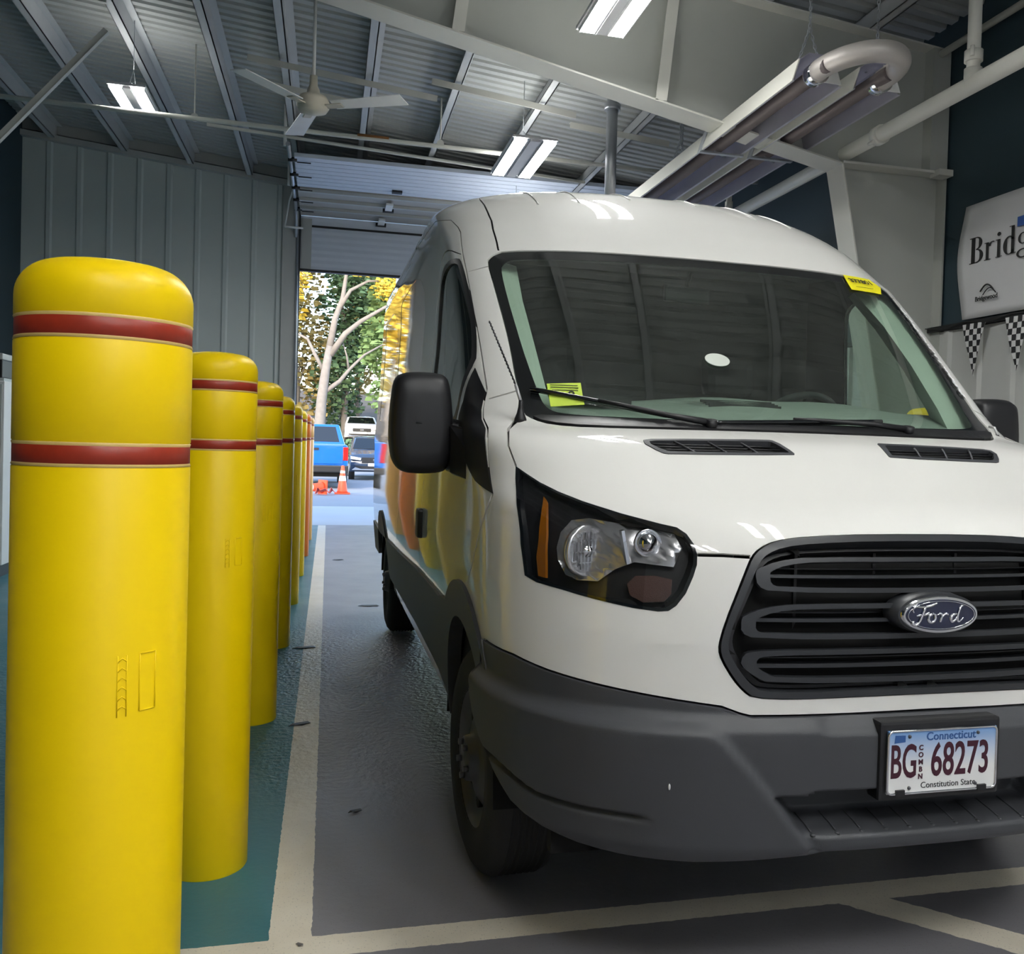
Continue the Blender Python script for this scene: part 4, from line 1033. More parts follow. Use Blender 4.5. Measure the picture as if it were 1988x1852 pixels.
def loop(oT, oB, iT, iB, lu, ll, iu, il, name, c=1):
    """a louvre frame: outer top/bottom z, inner top/bottom z, left ends (upper, lower) of both"""
    O = [(0, oT), (-(lu-.13), oT-.001), (-(lu-.05*c), oT-.012*c), (-lu, oT-.032*c), (-lu-.006, (oT+oB)/2), (-ll, oB+.014), (-(ll-.03), oB+.001), (0, oB)]
    I = [(0, iT), (-(iu-.12), iT-.001), (-(iu-.04*c), iT-.010*c), (-iu, iT-.026*c), (-iu-.003, (iT+iB)/2-.002), (-il, iB+.008), (-(il-.02), iB+.001), (0, iB)]
    O = AU(O); I = AU(I); cl = lambda P: chaikin(P+mir([p for p in P if abs(p[0]) > 1e-4])[::-1], 1)
    return ring_panel(name, cl(O), cl(I), MT['plastic2'], off=-.004, flange=.022)
loop(1.139, 1.052, 1.128, 1.064, .452, .454, .420, .422, 'grille_louvre')
loop(1.027, .940, 1.015, .953, .490, .496, .458, .462, 'grille_louvre')
loop(.916, .834, .904, .847, .492, .460, .458, .430, 'grille_louvre', c=.45)
def bar(z0, z1, uL, off=-.02, dep=.03, m='plastic2'):
    P = AU([(-uL, z0), (-uL, z1)]); Q = mir(P)[::-1]; return ring_panel('grille_bar', [P[0], P[1], Q[0], Q[1]], None, MT[m], off=off, flange=dep)
for z0, z1, uL in ((1.088, 1.096, .425), (.980, .989, .468), (.868, .878, .46)): bar(z0, z1, uL)
for z0, z1, uL in ((1.112, 1.115, .40), (1.000, 1.003, .46), (.888, .891, .45)): bar(z0, z1, uL, off=-.038, dep=.02, m='black')
for uu in (-.34, -.12, .12, .34):
    mb = MB(); mb.box(uu-.004, uu+.004, .125, .16, .81, 1.17); mb.build('grille_rib', MT['black'], van)
# ---- badge -----------------------------------------------------------------
bd = MB(); ec = (0, .0, 1.003); yb = .036
def ellipse_prism(mb, rx, rz, y0, y1, n=64, r2=None):
    b = len(mb.v)
    for y, k in ((y1, 1), (y0, r2 or 1)):
        for i in range(n):
            t = 2*PI*i/n; mb.v.append((rx*k*math.cos(t), y, 1.003+rz*k*math.sin(t)))
    mb.smooth = True
    for i in range(n): mb.face([b+i, b+(i+1) % n, b+n+(i+1) % n, b+n+i])
    mb.smooth = False; mb.face([b+n+i for i in range(n)])
ellipse_prism(bd, .122, .055, .028, .08, r2=.93); hs = bd.build('badge_housing', MT['plastic2'], van)
bd = MB(); ellipse_prism(bd, .109, .046, .018, .04, r2=.96); bg_ = bd.build('badge', MT['chrome'], van)
bd = MB(); ellipse_prism(bd, .099, .038, .0165, .03); bd.build('badge_face', MT['navy'], bg_)
bd = MB(); bd.tube([(.094*math.cos(2*PI*i/60), .0158, 1.003+.0345*math.sin(2*PI*i/60)) for i in range(60)], .0012, 6, closed=True); bd.build('badge_ring', MT['chrome'], bg_)
script = [   # flowing hand lettering as pen strokes (x,y,width)
 [(-.060, -.012, .002), (-.066, -.016, .004), (-.060, -.022, .0045), (-.052, -.018, .005), (-.046, -.006, .0055), (-.041, .008, .0055), (-.037, .017, .004)],
 [(-.062, .006, .002), (-.066, .013, .003), (-.058, .020, .0045), (-.044, .017, .004), (-.028, .019, .004), (-.014, .024, .003), (-.010, .026, .0015)],
 [(-.056, -.001, .002), (-.046, .001, .004), (-.034, .001, .004), (-.028, .006, .002)],
 [(-.019, .003, .003), (-.028, .000, .005), (-.030, -.011, .005), (-.023, -.017, .004), (-.014, -.011, .005), (-.014, .001, .004), (-.021, .004, .003)],
 [(-.016, .002, .0015), (-.009, .000, .0018), (-.004, .003, .002)],
 [(-.006, .004, .002), (.002, .002, .004), (-.001, -.008, .0045), (-.003, -.015, .004)],
 [(.000, -.006, .002), (.006, .001, .003), (.012, .003, .0045), (.015, .000, .003)],
 [(.034, .002, .003), (.025, .000, .004), (.020, -.008, .005), (.023, -.015, .0045), (.031, -.012, .004), (.036, -.002, .003)],
 [(.050, .020, .0015), (.043, .018, .003), (.038, .006, .0045), (.035, -.006, .005), (.037, -.015, .004), (.044, -.013, .002), (.050, -.006, .001)],
]
mb = MB()
for stk in script:
    q = smooth_poly([(a, b) for a, b, c in stk], 2); n = len(q)
    ws_ = [stk[min(len(stk)-1, int(i/(n-1)*(len(stk)-1)+.5))][2]*.5 for i in range(n)]
    mb.tube([(a*1.26, .0160, 1.003+b*1.16) for a, b in q], [max(.0011, w*1.55) for w in ws_], 8)
mb.build('badge_script', MT['chrome'], bg_)
# ---- headlamps ---------------------------------------------------------------
for s in (-1, 1):
    hp = HEAD if s < 0 else mir(HEAD)
    e = ring_panel('headlamp', hp, None, MT['black'], flange=0, gridst=(.03, .03), fn=recess_fn(.055))
    def wall(h0=hp):
        V = dens(h0, .02); mb = MB(); n = len(V)
        for (a, z) in V:
            p = pt(a, z, 0)[0]; mb.v += [tuple(p), tuple(p+Vector((0, .056, 0)))]
        for i in range(n): j = (i+1) % n; mb.face([2*i, 2*j, 2*j+1, 2*i+1])
        return mb.build('lamp_wall', MT['black'], e)
    wall()
    cen = ((sum(p[0] for p in hp)/len(hp)), sum(p[1] for p in hp)/len(hp))
    ring_panel('lamp_bezel', hp, [((a-cen[0])*.955+cen[0], (z-cen[1])*.94+cen[1]) for a, z in hp], MT['gloss'], off=.001, flange=.02, parent=e)
    ring_panel('lamp_lens', hp, None, MT['lens'], off=.003, flange=0, gridst=(.04, .04), parent=e)
    # silver reflector field
    RF = A3([(-.80, .33, 1.205), (-.84, .354, 1.197), (-.872, .35, 1.165), (-.884, .34, 1.125), (-.884, .33, 1.095), (-.868, .305, 1.060), (-.845, .28, 1.050), (-.80, .245, 1.052), (-.765, .224, 1.085), (-.721, .207, 1.106), (-.633, .162, 1.099), (-.609, .172, 1.145), (-.622, .198, 1.178), (-.70, .25, 1.192)])
    if s > 0: RF = mir(RF)
    rf = ring_panel('reflector_bowl', RF, None, MT['silver'], gridst=(.012, .01), flange=.0, parent=e,
        fn=lambda a, z: (lambda p, n: (p+Vector((0, .035+.020*math.exp(-(((abs(p.x)-.835)/.05)**2+((z-1.125)/.05)**2)*.5)+.0035*math.sin(abs(p.x)*190)*math.sin(z*150)+.014*math.exp(-(((abs(p.x)-.69)/.028)**2+((z-1.155)/.025)**2)), 0)), n))(*pt(a, z, 0)), analytic=False)
    cxx = s*.835; cy = pt(inv_u(cxx, 1.125), 1.125)[0].y
    mb = MB(); Mx = Matrix.Translation((cxx, cy+.035, 1.125)) @ Matrix.Rotation(math.radians(90), 4, 'X') @ Matrix.Rotation(s*math.radians(-28), 4, 'Y')
    mb.lathe([(.058, .018), (.064, .024), (.066, .012), (.064, .0)], 32, Mx); mb.build('reflector_ring', MT['silver'], rf)
    mb = MB(); mb.lathe([(.0, .03), (.014, .027), (.017, .012), (.017, -.01)], 20, Mx); mb.build('bulb_shield', MT['chrome'], rf)
    mb = MB()
    for k in range(-4, 5): mb.box(k*.0125-.002, k*.0125+.002, -.05*math.sqrt(max(0, 1-(k*.0125/.056)**2)), .05*math.sqrt(max(0, 1-(k*.0125/.056)**2)), .016, .026, Mx)
    for k in (-2, 0, 2): mb.box(-.055, .055, k*.014-.0015, k*.014+.0015, .018, .025, Mx)
    mb.build('reflector_facets', MT['chrome'], rf)
    mb = MB(); c2 = s*.69; y2 = pt(inv_u(c2, 1.155), 1.155)[0].y; Mx2 = Matrix.Translation((c2, y2+.03, 1.155)) @ Matrix.Rotation(math.radians(90), 4, 'X')
    mb.lathe([(.0, .028), (.018, .022), (.026, .01), (.03, 0), (.034, .01), (.036, 0)], 28, Mx2); mb.build('side_light', MT['chrome'], rf)
    mb = MB(); mb.box(-.004, .004, -.045, .04, .0, .02, Matrix.Translation((s*.745, pt(inv_u(s*.745, 1.14), 1.14)[0].y+.03, 1.145)) @ Matrix.Rotation(math.radians(90), 4, 'X') @ Matrix.Rotation(s*-.2, 4, 'Z')); mb.build('divider', MT['chrome'], rf)
    AM = A3([(-.913, .48, 1.262), (-.903, .46, 1.25), (-.906, .43, 1.206), (-.918, .39, 1.12), (-.922, .37, 1.05), (-.940, .39, 1.052), (-.938, .41, 1.10), (-.930, .43, 1.18)])
    ring_panel('turn_signal', AM if s < 0 else mir(AM), None, MT['amber'], off=-.012, flange=.01, parent=e, gridst=(.02, .02))
    FG = AU([(-.755, 1.058), (-.735, 1.080), (-.69, 1.083), (-.652, 1.076), (-.655, 1.04), (-.672, 1.020), (-.72, 1.014), (-.75, 1.03)])
    ring_panel('smoked_lamp', FG if s < 0 else mir(FG), None, mat('smoked_lens', (.07, .035, .03), .3, bump=.5, bscale=500), off=-.03, flange=.01, parent=e, gridst=(.02, .02))
# ---- bonnet vents ---------------------------------------------------------------
for s in (0, 1):
    vp = sidep['vent'][s]; cen = (sum(p[0] for p in vp)/len(vp), sum(p[1] for p in vp)/len(vp))
    inn = [((a-cen[0])*.93+cen[0], (z-cen[1])*.74+cen[1]) for a, z in vp]
    e = ring_panel('bonnet_vent', vp, inn, MT['plastic'], off=.003, flange=.02)
    ring_panel('vent_backing', vp, None, MT['void'], off=-.018, flange=0, parent=e)
    for k in range(1, 9):
        t = k/9; a0 = vp[0][0]; x0, x1 = min(p[0] for p in inn), max(p[0] for p in inn); zz0, zz1 = min(p[1] for p in inn), max(p[1] for p in inn)
    nb = 4
    for k in range(1, nb):
        t = k/nb; sg = -1 if s == 0 else 1
        ua, ub = .60-(.60-.19)*t, .55-(.55-.17)*t
        mb = MB(); mb.tube([pt(inv_u(sg*(ua+(ub-ua)*q), 1.407-(1.407-1.374)*q), 1.407-(1.407-1.374)*q, -.001)[0] for q in (0, .33, .66, 1)], .003, 6); mb.build('vent_divider', MT['hub'], e)
    for k in range(1, 5):
        z = 1.372+.0075*k; mb = MB(); sg = -1 if s == 0 else 1; q = (1.407-z)/.033
        ua, ub = .60-.05*q, .19-.02*q
        mb.tube([pt(inv_u(sg*(ua+(ub-ua)*i/8), z), z, -.006)[0] for i in range(9)], .0022, 6); mb.build('vent_slat', MT['black'], e)
# ---- bumper (own displaced patch) -------------------------------------------------
def ss(x, a, b): t = max(0, min(1, (x-a)/(b-a))); return t*t*(3-2*t)
def bump_fn(a, z):
    p, n = pt(a, z, 0, False); u = abs(p.x)
    d = .008
    d += .030*(1-ss(z, .724, .766)) if True else 0              # shelf below the painted fascia
    # pods at either side stand proud of the number-plate face
    ub = max(.34, min(.56, .355+.80*(z-.476)))
    centre = 1-ss(u, ub-.012, ub+.018)
    pod = 1-centre
    d += .020*pod*ss(.77-z, .02, .05)*(1-ss(u, .75, .98)*.6)
    if u < .6:
        inner = 1-ss(u, ub-.05, ub-.0)
        notch = 1-ss(u, .30, .345)                               # stepped lower edge of the plate face
        zt = .573+.012*notch
        k = inner*(1-ss(z, zt-.004, zt+.003))
        tread = ss(z, .478, .50)
        d += k*(-.125*tread+.006*(1-tread))
        d += -.012*(1-ss(u, .30, .315))*ss(z, .718, .728)*(1-inner*0)*.6
    # groove in the pods
    if u > .66 and z < .60:
        zl = .520+.035*ss(u, .90, .99)
        d -= .018*(1-ss(abs(z-zl+.004), .003, .011))*ss(u, .68, .74)
        d -= .006*(1-ss(z, zl-.006, zl))*ss(u, .68, .76)
    d -= .02*(1-ss(z, .40, .46))
    dirv = Vector((n.x, n.y, 0))
    dirv = dirv.normalized() if dirv.length > 1e-6 else Vector((0, -1, 0))
    if u < .6: dirv = Vector((0, -1, 0))*(1-ss(u, .45, .6))+dirv*ss(u, .45, .6); dirv.normalize()
    return p+dirv*d, n
BB = [(-1.013, .678, .735), (-1.008, .70, .677), (-1.002, .66, .618), (-.995, .556, .56), (-.985, .493, .517), (-.962, .403, .467), (-.915, .3, .436), (-.852, .221, .422)]
BOT = BUMP_TOP+[(0, .764)]
BP = [(a, z-.005) for a, z in BUMP_TOP[:-1]]+[(0, .759), (0, .445)]+AU([(-.30, .443), (-.40, .437), (-.48, .428), (-.60, .418), (-.75, .416)])+A3(BB[::-1])
BP2 = [p for p in BP]
BPB = BP2[:len(BUMP_TOP)-1]+[(0, .759)]
full = BPB[:-1]+mir(BPB[:-1])[::-1]
low = AU([(-.30, .443), (-.40, .437), (-.48, .428), (-.60, .418), (-.75, .416)])+A3(BB[::-1])
full = full+mir(low)[::-1]+low
ring_panel('bumper', full, None, MT['plastic'], gridst=(.0105, .0062), flange=.05, fn=bump_fn, analytic=False)
mb = MB()      # dark shelf closing the slot between bumper and painted fascia, and underbody
mb.prism([(-.9, .36), (.9, .36), (.9, .50), (-.9, .50)], (.30, .34)); mb.box(-.80, .80, .30, 5.5, .36, .62); mb.box(-.33, .33, .18, .32, .46, .60)
mb.build('underbody', MT['void'], van)
for i in range(-5, 6):      # step tread ribs
    mb = MB(); x = i*.066; mb.tube([(x, .028, .486), (x+.004, .06, .489), (x+.008, .12, .495)], .0022, 6); mb.lathe([(.007, 0), (.006, .004), (0, .005)], 10, Matrix.Translation((x, .020, .480)))
    mb.build('step_rib', MT['plastic'], van)
mb = MB(); pz = bump_fn(inv_u(-.655, .60), .60)[0]; mb.lathe([(.006, -.002), (.005, .002), (0, .003)], 14, Matrix.Translation(pz) @ Matrix.Rotation(math.radians(90), 4, 'X') @ Matrix.Diagonal((.5, 1.4, 1, 1))); mb.build('paint_chip', MT['white'], van)
# ---- plate ---------------------------------------------------------------------
pl = MB(); PX0, PX1, PZ0, PZ1 = -.1525, .1525, .577, .729
pl.box(PX0-.018, PX1+.016, -.002, .05, PZ0-.018, PZ1+.022); pb = pl.build('plate_bracket', MT['black'], van, bevel=.008)
pm = bpy.data.materials.new('plate_paint'); pm.use_nodes = True; n_ = pm.node_tree; PP = n_.nodes['Principled BSDF']
tcn = n_.nodes.new('ShaderNodeTexCoord'); sx_ = n_.nodes.new('ShaderNodeSeparateXYZ'); n_.links.new(tcn.outputs['Object'], sx_.inputs[0])
mr = n_.nodes.new('ShaderNodeMapRange'); n_.links.new(sx_.outputs[2], mr.inputs[0]); mr.inputs[1].default_value = .635; mr.inputs[2].default_value = .725
cr = n_.nodes.new('ShaderNodeMix'); cr.data_type = 'RGBA'; cr.inputs[6].default_value = (.80, .80, .79, 1); cr.inputs[7].default_value = (.20, .38, .70, 1)
n_.links.new(mr.outputs[0], cr.inputs[0]); n_.links.new(cr.outputs[2], PP.inputs['Base Color']); PP.inputs['Roughness'].default_value = .35
pl = MB(); pl.box(PX0, PX1, -.008, -.0025, PZ0, PZ1); plate = pl.build('number_plate', pm, van)
pl = MB()
pts = []
for cx_, cz_, a0 in ((PX1-.012, PZ1-.012, 0), (PX0+.012, PZ1-.012, 90), (PX0+.012, PZ0+.012, 180), (PX1-.012, PZ0+.012, 270)):
    for k in range(5): t = math.radians(a0+k*22.5); pts.append((cx_+.012*math.cos(t), -.0085, cz_+.012*math.sin(t)))
pl.tube(pts, .0032, 8, closed=True); pl.build('plate_frame', MT['chrome'], plate)
PM = lambda x, z: basis((x, -.0084, z), (1, 0, 0), (0, 0, 1))
text('plate_serial', 'BG', .114, PM(-.109, .651), MT['maroon'], plate, ext=.0006, bold=.0016, sx=.51)
text('plate_serial', '68273', .114, PM(.050, .651), MT['maroon'], plate, ext=.0006, bold=.0016, sx=.59)
text('plate_state', 'Connecticut', .028, PM(.022, .712), MT['plateblue'], plate, ext=.0005, bold=.0004)
text('plate_motto', 'Constitution State', .021, PM(.018, .594), MT['ink'], plate, ext=.0005)
for i, ch in enumerate('COMBN'): text('plate_class', ch, .017, PM(-.0615, .686-.0175*i), MT['maroon'], plate, ext=.0005, bold=.0006)
mb = MB(); mb.prism([(-.136, .700), (-.106, .702), (-.106, .718), (-.134, .719)], (-.0088, -.008)); mb.build('state_outline', MT['plateblue'], plate)
for x, z in ((-.095, .715), (.098, .716), (-.092, .590), (.095, .590)):
    mb = MB(); mb.lathe([(.0045, 0), (.004, .0025), (0, .003)], 12, basis((x, -.0082, z), (1, 0, 0), (0, 0, 1))); mb.build('plate_screw', MT['hub'], plate)
for x in (-.118, .112): mb = MB(); mb.box(x-.012, x+.012, -.0135, -.002, PZ0-.004, PZ0+.010); mb.build('plate_clip', MT['black'], plate)
# ---- flares, cladding, sills -------------------------------------------------------
def side_fn(sgn, d): 
    def f(a, z):
        p, n = pt(a, z, 0, False); return p+n*d, n
    return f
for s in (-1, 1):
    fo = [(x, z) for x, z in FLARE_O]
    outer = AV(fo, -1)+A3([(-1.013, .678, .735), (-1.008, .70, .677), (-1.0, .62, .60)])[:2]
    inner_arc = AV([(x, z) for x, z in arc(.47, 166, 18)], -1)
    P = AV(FLARE_O)+AV([(.66, .79), (.69, .70)])[:2]+AV(arc(.445, 138, 0, 22))+AV([(1.5, .45), (1.72, .47)])
    P = P if s < 0 else mir(P)
    ring_panel('wheel_arch_flare', P, None, MT['plastic'], off=.012, flange=.05, gridst=(.05, .03), analytic=True)
    C = CLAD_TOP[:-1]+AV([(1.725, .80), (1.725, .475), (2.6, .49), (4.2, .47), (4.32, .50)])+AV(arc(.50, 160, 20, 14, c=CW2))+AV([(5.3, .5), (5.72, .5)])
    C = C if s < 0 else mir(C)
    ring_panel('side_cladding', C, None, MT['plastic'], off=.010, flange=.03, gridst=(.1, .04))
    Sl = AV([(1.52, .485), (4.28, .485), (4.28, .38), (1.52, .38)])
    ring_panel('sill', Sl if s < 0 else mir(Sl), None, MT['paint'], off=-.012, flange=.05, gridst=(.2, .04))
    # wheel wells
    for (c, r) in ((CW, .47), (CW2, .46)):
        mb = MB(); n = 20
        for i in range(n+1):
            t = PI*i/n; mb.v += [(s*1.0, c[0]+r*math.cos(t), c[1]+r*math.sin(t)), (s*.62, c[0]+r*math.cos(t), c[1]+r*math.sin(t))]
        for i in range(n): mb.face([2*i, 2*i+1, 2*i+3, 2*i+2])
        b = len(mb.v)-2*(n+1); mb.face([b+2*i+1 for i in range(n+1)])
        mb.build('wheel_well', MT['void'], van)
    # door handle, rub strip
    mb = MB(); a = s*inv_v(2.215, 1.02); p, n = pt(a, 1.02, .0)
    mb.box(-.03, .018, 2.17, 2.26, .955, 1.085, Matrix.Translation((s*1.028, 0, 0))); mb.build('door_handle', MT['black'], van, bevel=.012)
# ---- wheels ------------------------------------------------------------------------
def wheel(u, v, s, steer=0):
    e = empty('wheel', (u, v, .362), parent=van); e.rotation_euler = (0, 0, steer)
    R, Wd = .362, .118
    Mx = Matrix.Rotation(math.radians(90), 4, 'Y')
    prof = [(.215, -Wd+.01), (.23, -Wd), (.29, -Wd-.004), (.33, -Wd+.01), (.352, -Wd+.03), (R, -Wd+.055)]
    k = 6
    for i in range(k):
        z = -Wd+.055+(2*Wd-.11)*(i+.5)/k; g = .006; prof += [(R, z-g*1.6), (R-.009, z-g), (R-.009, z+g), (R, z+g*1.6)] if i < k-0 else []
    prof += [(R, Wd-.055), (.352, Wd-.03), (.33, Wd-.01), (.29, Wd+.004), (.23, Wd), (.215, Wd-.01), (.215, -Wd+.01)]
    mb = MB(); mb.lathe(prof, 64, Mx, caps=False); mb.build('tyre', MT['rubber'], e)
    o = s; mb = MB()
    pr = [(.218, o*(Wd-.008)), (.210, o*(Wd-.02)), (.19, o*(Wd-.045)), (.16, o*(Wd-.05)), (.13, o*(Wd-.03)), (.09, o*(Wd-.02)), (.075, o*(Wd-.012)), (.07, o*(Wd+.012)), (.0, o*(Wd+.016))]
    mb.lathe(pr, 48, Mx, caps=False); rim = mb.build('wheel_rim', MT['hub'], e)
    mb = MB()
    for i in range(8):
        t = 2*PI*i/8; c = Mx @ Vector((.145*math.cos(t), .145*math.sin(t), o*(Wd-.038))); mb.tube([c-Vector((.01*o, 0, 0)), c+Vector((.004*o, 0, 0))], .022, 12)
    mb.build('rim_hole', MT['void'], rim)
    mb = MB()
    for i in range(5):
        t = 2*PI*i/5; c = Mx @ Vector((.055*math.cos(t), .055*math.sin(t), o*(Wd+.012))); mb.tube([c, c+Vector((.016*o, 0, 0))], .011, 6)
    mb.build('wheel_nut', MT['hub'], rim)
    return e
wheel(-.875, 1.03, -1, math.radians(3)); wheel(.875, 1.03, 1, math.radians(3)); wheel(-.875, 4.78, -1); wheel(.875, 4.78, 1)
for o in van.children:
    pass
# ---- mirrors -----------------------------------------------------------------------
for s in (-1, 1):
    e = empty('side_mirror', (s*1.145, 1.235, 1.452), parent=van)
    out = [(-.105, .135), (-.09, .165), (-.05, .176), (.04, .176), (.075, .165), (.088, .13), (.098, .06), (.104, -.03), (.104, -.09), (.085, -.155), (.06, -.172), (-.04, -.176), (-.085, -.160), (-.108, -.115), (-.116, -.02)]
    if s < 0: out = [(x, z) for x, z in out]
    else: out = [(-x, z) for x, z in out]
    out = chaikin(out, 2); mb = MB(); n = len(out)
    prof = [(.055, .0), (.045, .30), (.02, .62), (-.015, .85), (-.06, .97), (-.11, 1.0), (-.135, .985), (-.14, .93)]   # (depth, scale) front is -y
    prof = [(-.050, .0), (-.050, .55), (-.046, .80), (-.034, .92), (-.01, .985), (.05, 1.0), (.085, .99), (.09, .94)]
    mb.smooth = True
    for (dy, k) in prof:
        for (x, z) in out: mb.v.append((x*max(k, .001), dy, z*max(k, .001)))
    for i in range(len(prof)-1):
        for j in range(n): mb.face([i*n+j, i*n+(j+1) % n, (i+1)*n+(j+1) % n, (i+1)*n+j])
    mb.build('mirror_housing', MT['plastic'] if 0 else MT['black'], e)
    mb = MB(); b = 0
    mb.v = [(x*.93, .086, z*.93) for x, z in out]; mb.face(list(range(n))); mb.build('mirror_glass', MT['chrome'], e)
    mb = MB(); mb.tube([(-s*.06, .0, -.005), (-s*.10, .01, -.01), (-s*.16, .0, -.03)], [.022, .03, .035], 12); b_ = len(mb.v); mb.v += [(-s*.085+s*.0, y, z) for y, z in ((-.06, -.165), (.06, -.165), (.06, .0), (-.06, .0))]+[(-s*.172, y, z) for y, z in ((-.47, -.21), (-.09, -.16), (-.07, -.02), (-.21, -.03))]; [mb.face([b_+i for i in f]) for f in ((0, 1, 2, 3), (7, 6, 5, 4), (0, 4, 5, 1), (1, 5, 6, 2), (2, 6, 7, 3), (3, 7, 4, 0))]; mb.build('mirror_arm', MT['black'], e, bevel=.01)
    mb = MB(); mb.box(-.006, .006, -.058, -.03, .02, .165, Matrix.Translation((-s*.06, -.005, 0))) if 0 else mb.tube([(s*.03, -.052, -.0), (-s*.13, -.02, -.012)], .0025, 6); mb.build('mirror_seam', MT['plastic2'], e)
# ---- antenna ------------------------------------------------------------------------
mb = MB(); base = pt(inv_u(-.885, 1.462), 1.462, -.005)[0]; e = empty('antenna', tuple(base), parent=van)
mb.lathe([(.020, 0), (.019, .012), (.012, .03), (.008, .05), (.007, .07)], 20); mb.build('antenna_base', MT['black'], e)
mb = MB(); mb.tube([(0, 0, .065), (-.012, .03, .12)], .0055, 10); mb.build('antenna_ferrule', MT['steel'], e)
mb = MB(); P0, P1 = Vector((-.012, .03, .12)), Vector((-.055, .28, .345)); d = (P1-P0); a = d.orthogonal().normalized(); b_ = d.normalized().cross(a); n = 160
mb.tube([P0, P1], .0026, 8); mb.tube([P0+d*(i/n)+(a*math.cos(i*.7)+b_*math.sin(i*.7))*.0034 for i in range(n+1)], .0011, 5); mb.build('antenna_mast', MT['black'], e)
mb = MB(); mb.tube([pt(inv_u(.885, 1.47), 1.47, .0)[0], pt(inv_u(.885, 1.49), 1.49, .012)[0], pt(inv_u(.87, 1.50), 1.50, .004)[0]], .005, 8); mb.build('wire_clip', MT['steel'], van)
# ---- cabin ---------------------------------------------------------------------------
mb = MB(); mb.box(-.93, .93, 2.34, 2.38, .5, 2.3); mb.build('bulkhead', MT['head'], van)
mb = MB(); mb.box(-.92, .92, .9, 2.36, .48, .55); mb.build('cabin_floor', MT['head'], van)
mb = MB(); zsq = [2.16, 2.24, 2.32, 2.4]
mb.v = [(-.80, 1.70, 2.17), (.80, 1.70, 2.17), (.85, 2.36, 2.24), (-.85, 2.36, 2.24)]; mb.face([0, 1, 2, 3]); o = mb.build('headliner', MT['head'], van)
mb = MB(); prof = [(.83, 1.46), (1.05, 1.505), (1.20, 1.545), (1.33, 1.555), (1.40, 1.50), (1.42, 1.2), (1.36, .8), (.9, .8), (.85, 1.3)]
b = len(mb.v); cols = 24
for i in range(cols+1):
    x = -.90+1.80*i/cols; w_ = .035*math.exp(-((x+.02)/.28)**2)+.03*math.exp(-((x-.42)/.20)**2); nar = 1-.0*abs(x)
    for (y, z) in prof: mb.v.append((x, y+(.04 if abs(x) > .8 and y < 1 else 0)+(0.10*abs(x)**3 if y < 1 else 0), z+(w_ if z > 1.4 and y > 1 else 0)))
mb.smooth = True; n = len(prof)
for i in range(cols):
    for j in range(n): mb.face([i*n+j, i*n+(j+1) % n, (i+1)*n+(j+1) % n, (i+1)*n+j])
db = mb.build('dashboard', MT['dash'], van)
for x0, x1 in ((-.16, .12), (-.70, -.45)):
    mb = MB()
    for k in range(4): mb.box(x0, x1, 1.08+k*.025, 1.088+k*.025, 1.53, 1.552+k*.006)
    mb.build('defrost_slot', MT['black'], db)
sw = empty('steering_wheel', (.42, 1.52, 1.47), parent=van); sw.rotation_euler = (math.radians(-52), 0, 0)
mb = MB(); mb.tube([(.19*math.cos(2*PI*i/40), .19*math.sin(2*PI*i/40), 0) for i in range(40)], .015, 10, closed=True); mb.build('wheel_ring', MT['trim'] if 0 else MT['seat'], sw)
mb = MB(); mb.lathe([(.07, -.03), (.07, .01), (.04, .03), (0, .035)], 20); mb.box(-.18, .18, -.015, .015, -.01, .01); mb.box(-.015, .015, -.18, 0, -.01, .01); mb.build('wheel_hub', MT['black'], sw)
for x in (-.46, .46):
    e = empty('front_seat', (x, 1.98, .55), parent=van)
    mb = MB(); mb.box(-.24, .24, -.30, .22, .22, .42); mb.build('seat_cushion', MT['seat'], e, bevel=.05)
    mb = MB(); mb.box(-.23, .23, -.06, .06, 0, .66, Matrix.Translation((0, .16, .40)) @ Matrix.Rotation(math.radians(-10), 4, 'X')); mb.build('seat_back', MT['seat'], e, bevel=.045)
    mb = MB(); mb.box(-.13, .13, -.05, .05, 0, .20, Matrix.Translation((0, .28, 1.10)) @ Matrix.Rotation(math.radians(-8), 4, 'X')); mb.build('head_rest', MT['seat'], e, bevel=.045)
for s in (-1, 1):      # pale pillar trims and inner door skins
    L_ = [(-.862, 1.60, 2.10), (-.875, 1.40, 1.93), (-.872, 1.20, 1.75), (-.865, 1.02, 1.57), (-.855, .95, 1.49)]
    mb = MB(); k = 0
    for i, (u, v, z) in enumerate(L_):
        wdt = .055+.02*math.sin(i); u = u*(-1 if s > 0 else 1)
        mb.v += [(u-0*s, v+.02, z), (u-s*-.10 if 0 else u+(.10 if u < 0 else -.10), v+.04, z-.01), (u+(.04 if u < 0 else -.04), v+.18, z-.0)]
    for i in range(len(L_)-1):
        for j in range(2): mb.face([i*3+j, i*3+j+1, (i+1)*3+j+1, (i+1)*3+j])
    o = mb.build('pillar_trim', MT['trim'], van); md = o.modifiers.new('s', 'SOLIDIFY'); md.thickness = .01
    mb = MB(); mb.prism([(1.0, .55), (2.3, .55), (2.3, 1.43), (1.25, 1.43), (1.0, 1.34)], (-.012, .012), Matrix.Rotation(math.radians(90), 4, 'Z') @ Matrix.Identity(4)) if 0 else None
    bq = [(1.0, .55), (2.3, .55), (2.3, 1.425), (1.25, 1.425), (1.0, 1.34)]
    for x in (s*.955, s*.93):
        mb.v += [(x, y, z) for y, z in bq]
    n = len(bq); mb.face(list(range(n))); mb.face(list(range(2*n-1, n-1, -1)))
    for i in range(n): mb.face([i, (i+1) % n, n+(i+1) % n, n+i])
    mb.build('door_lining', MT['head'], van)
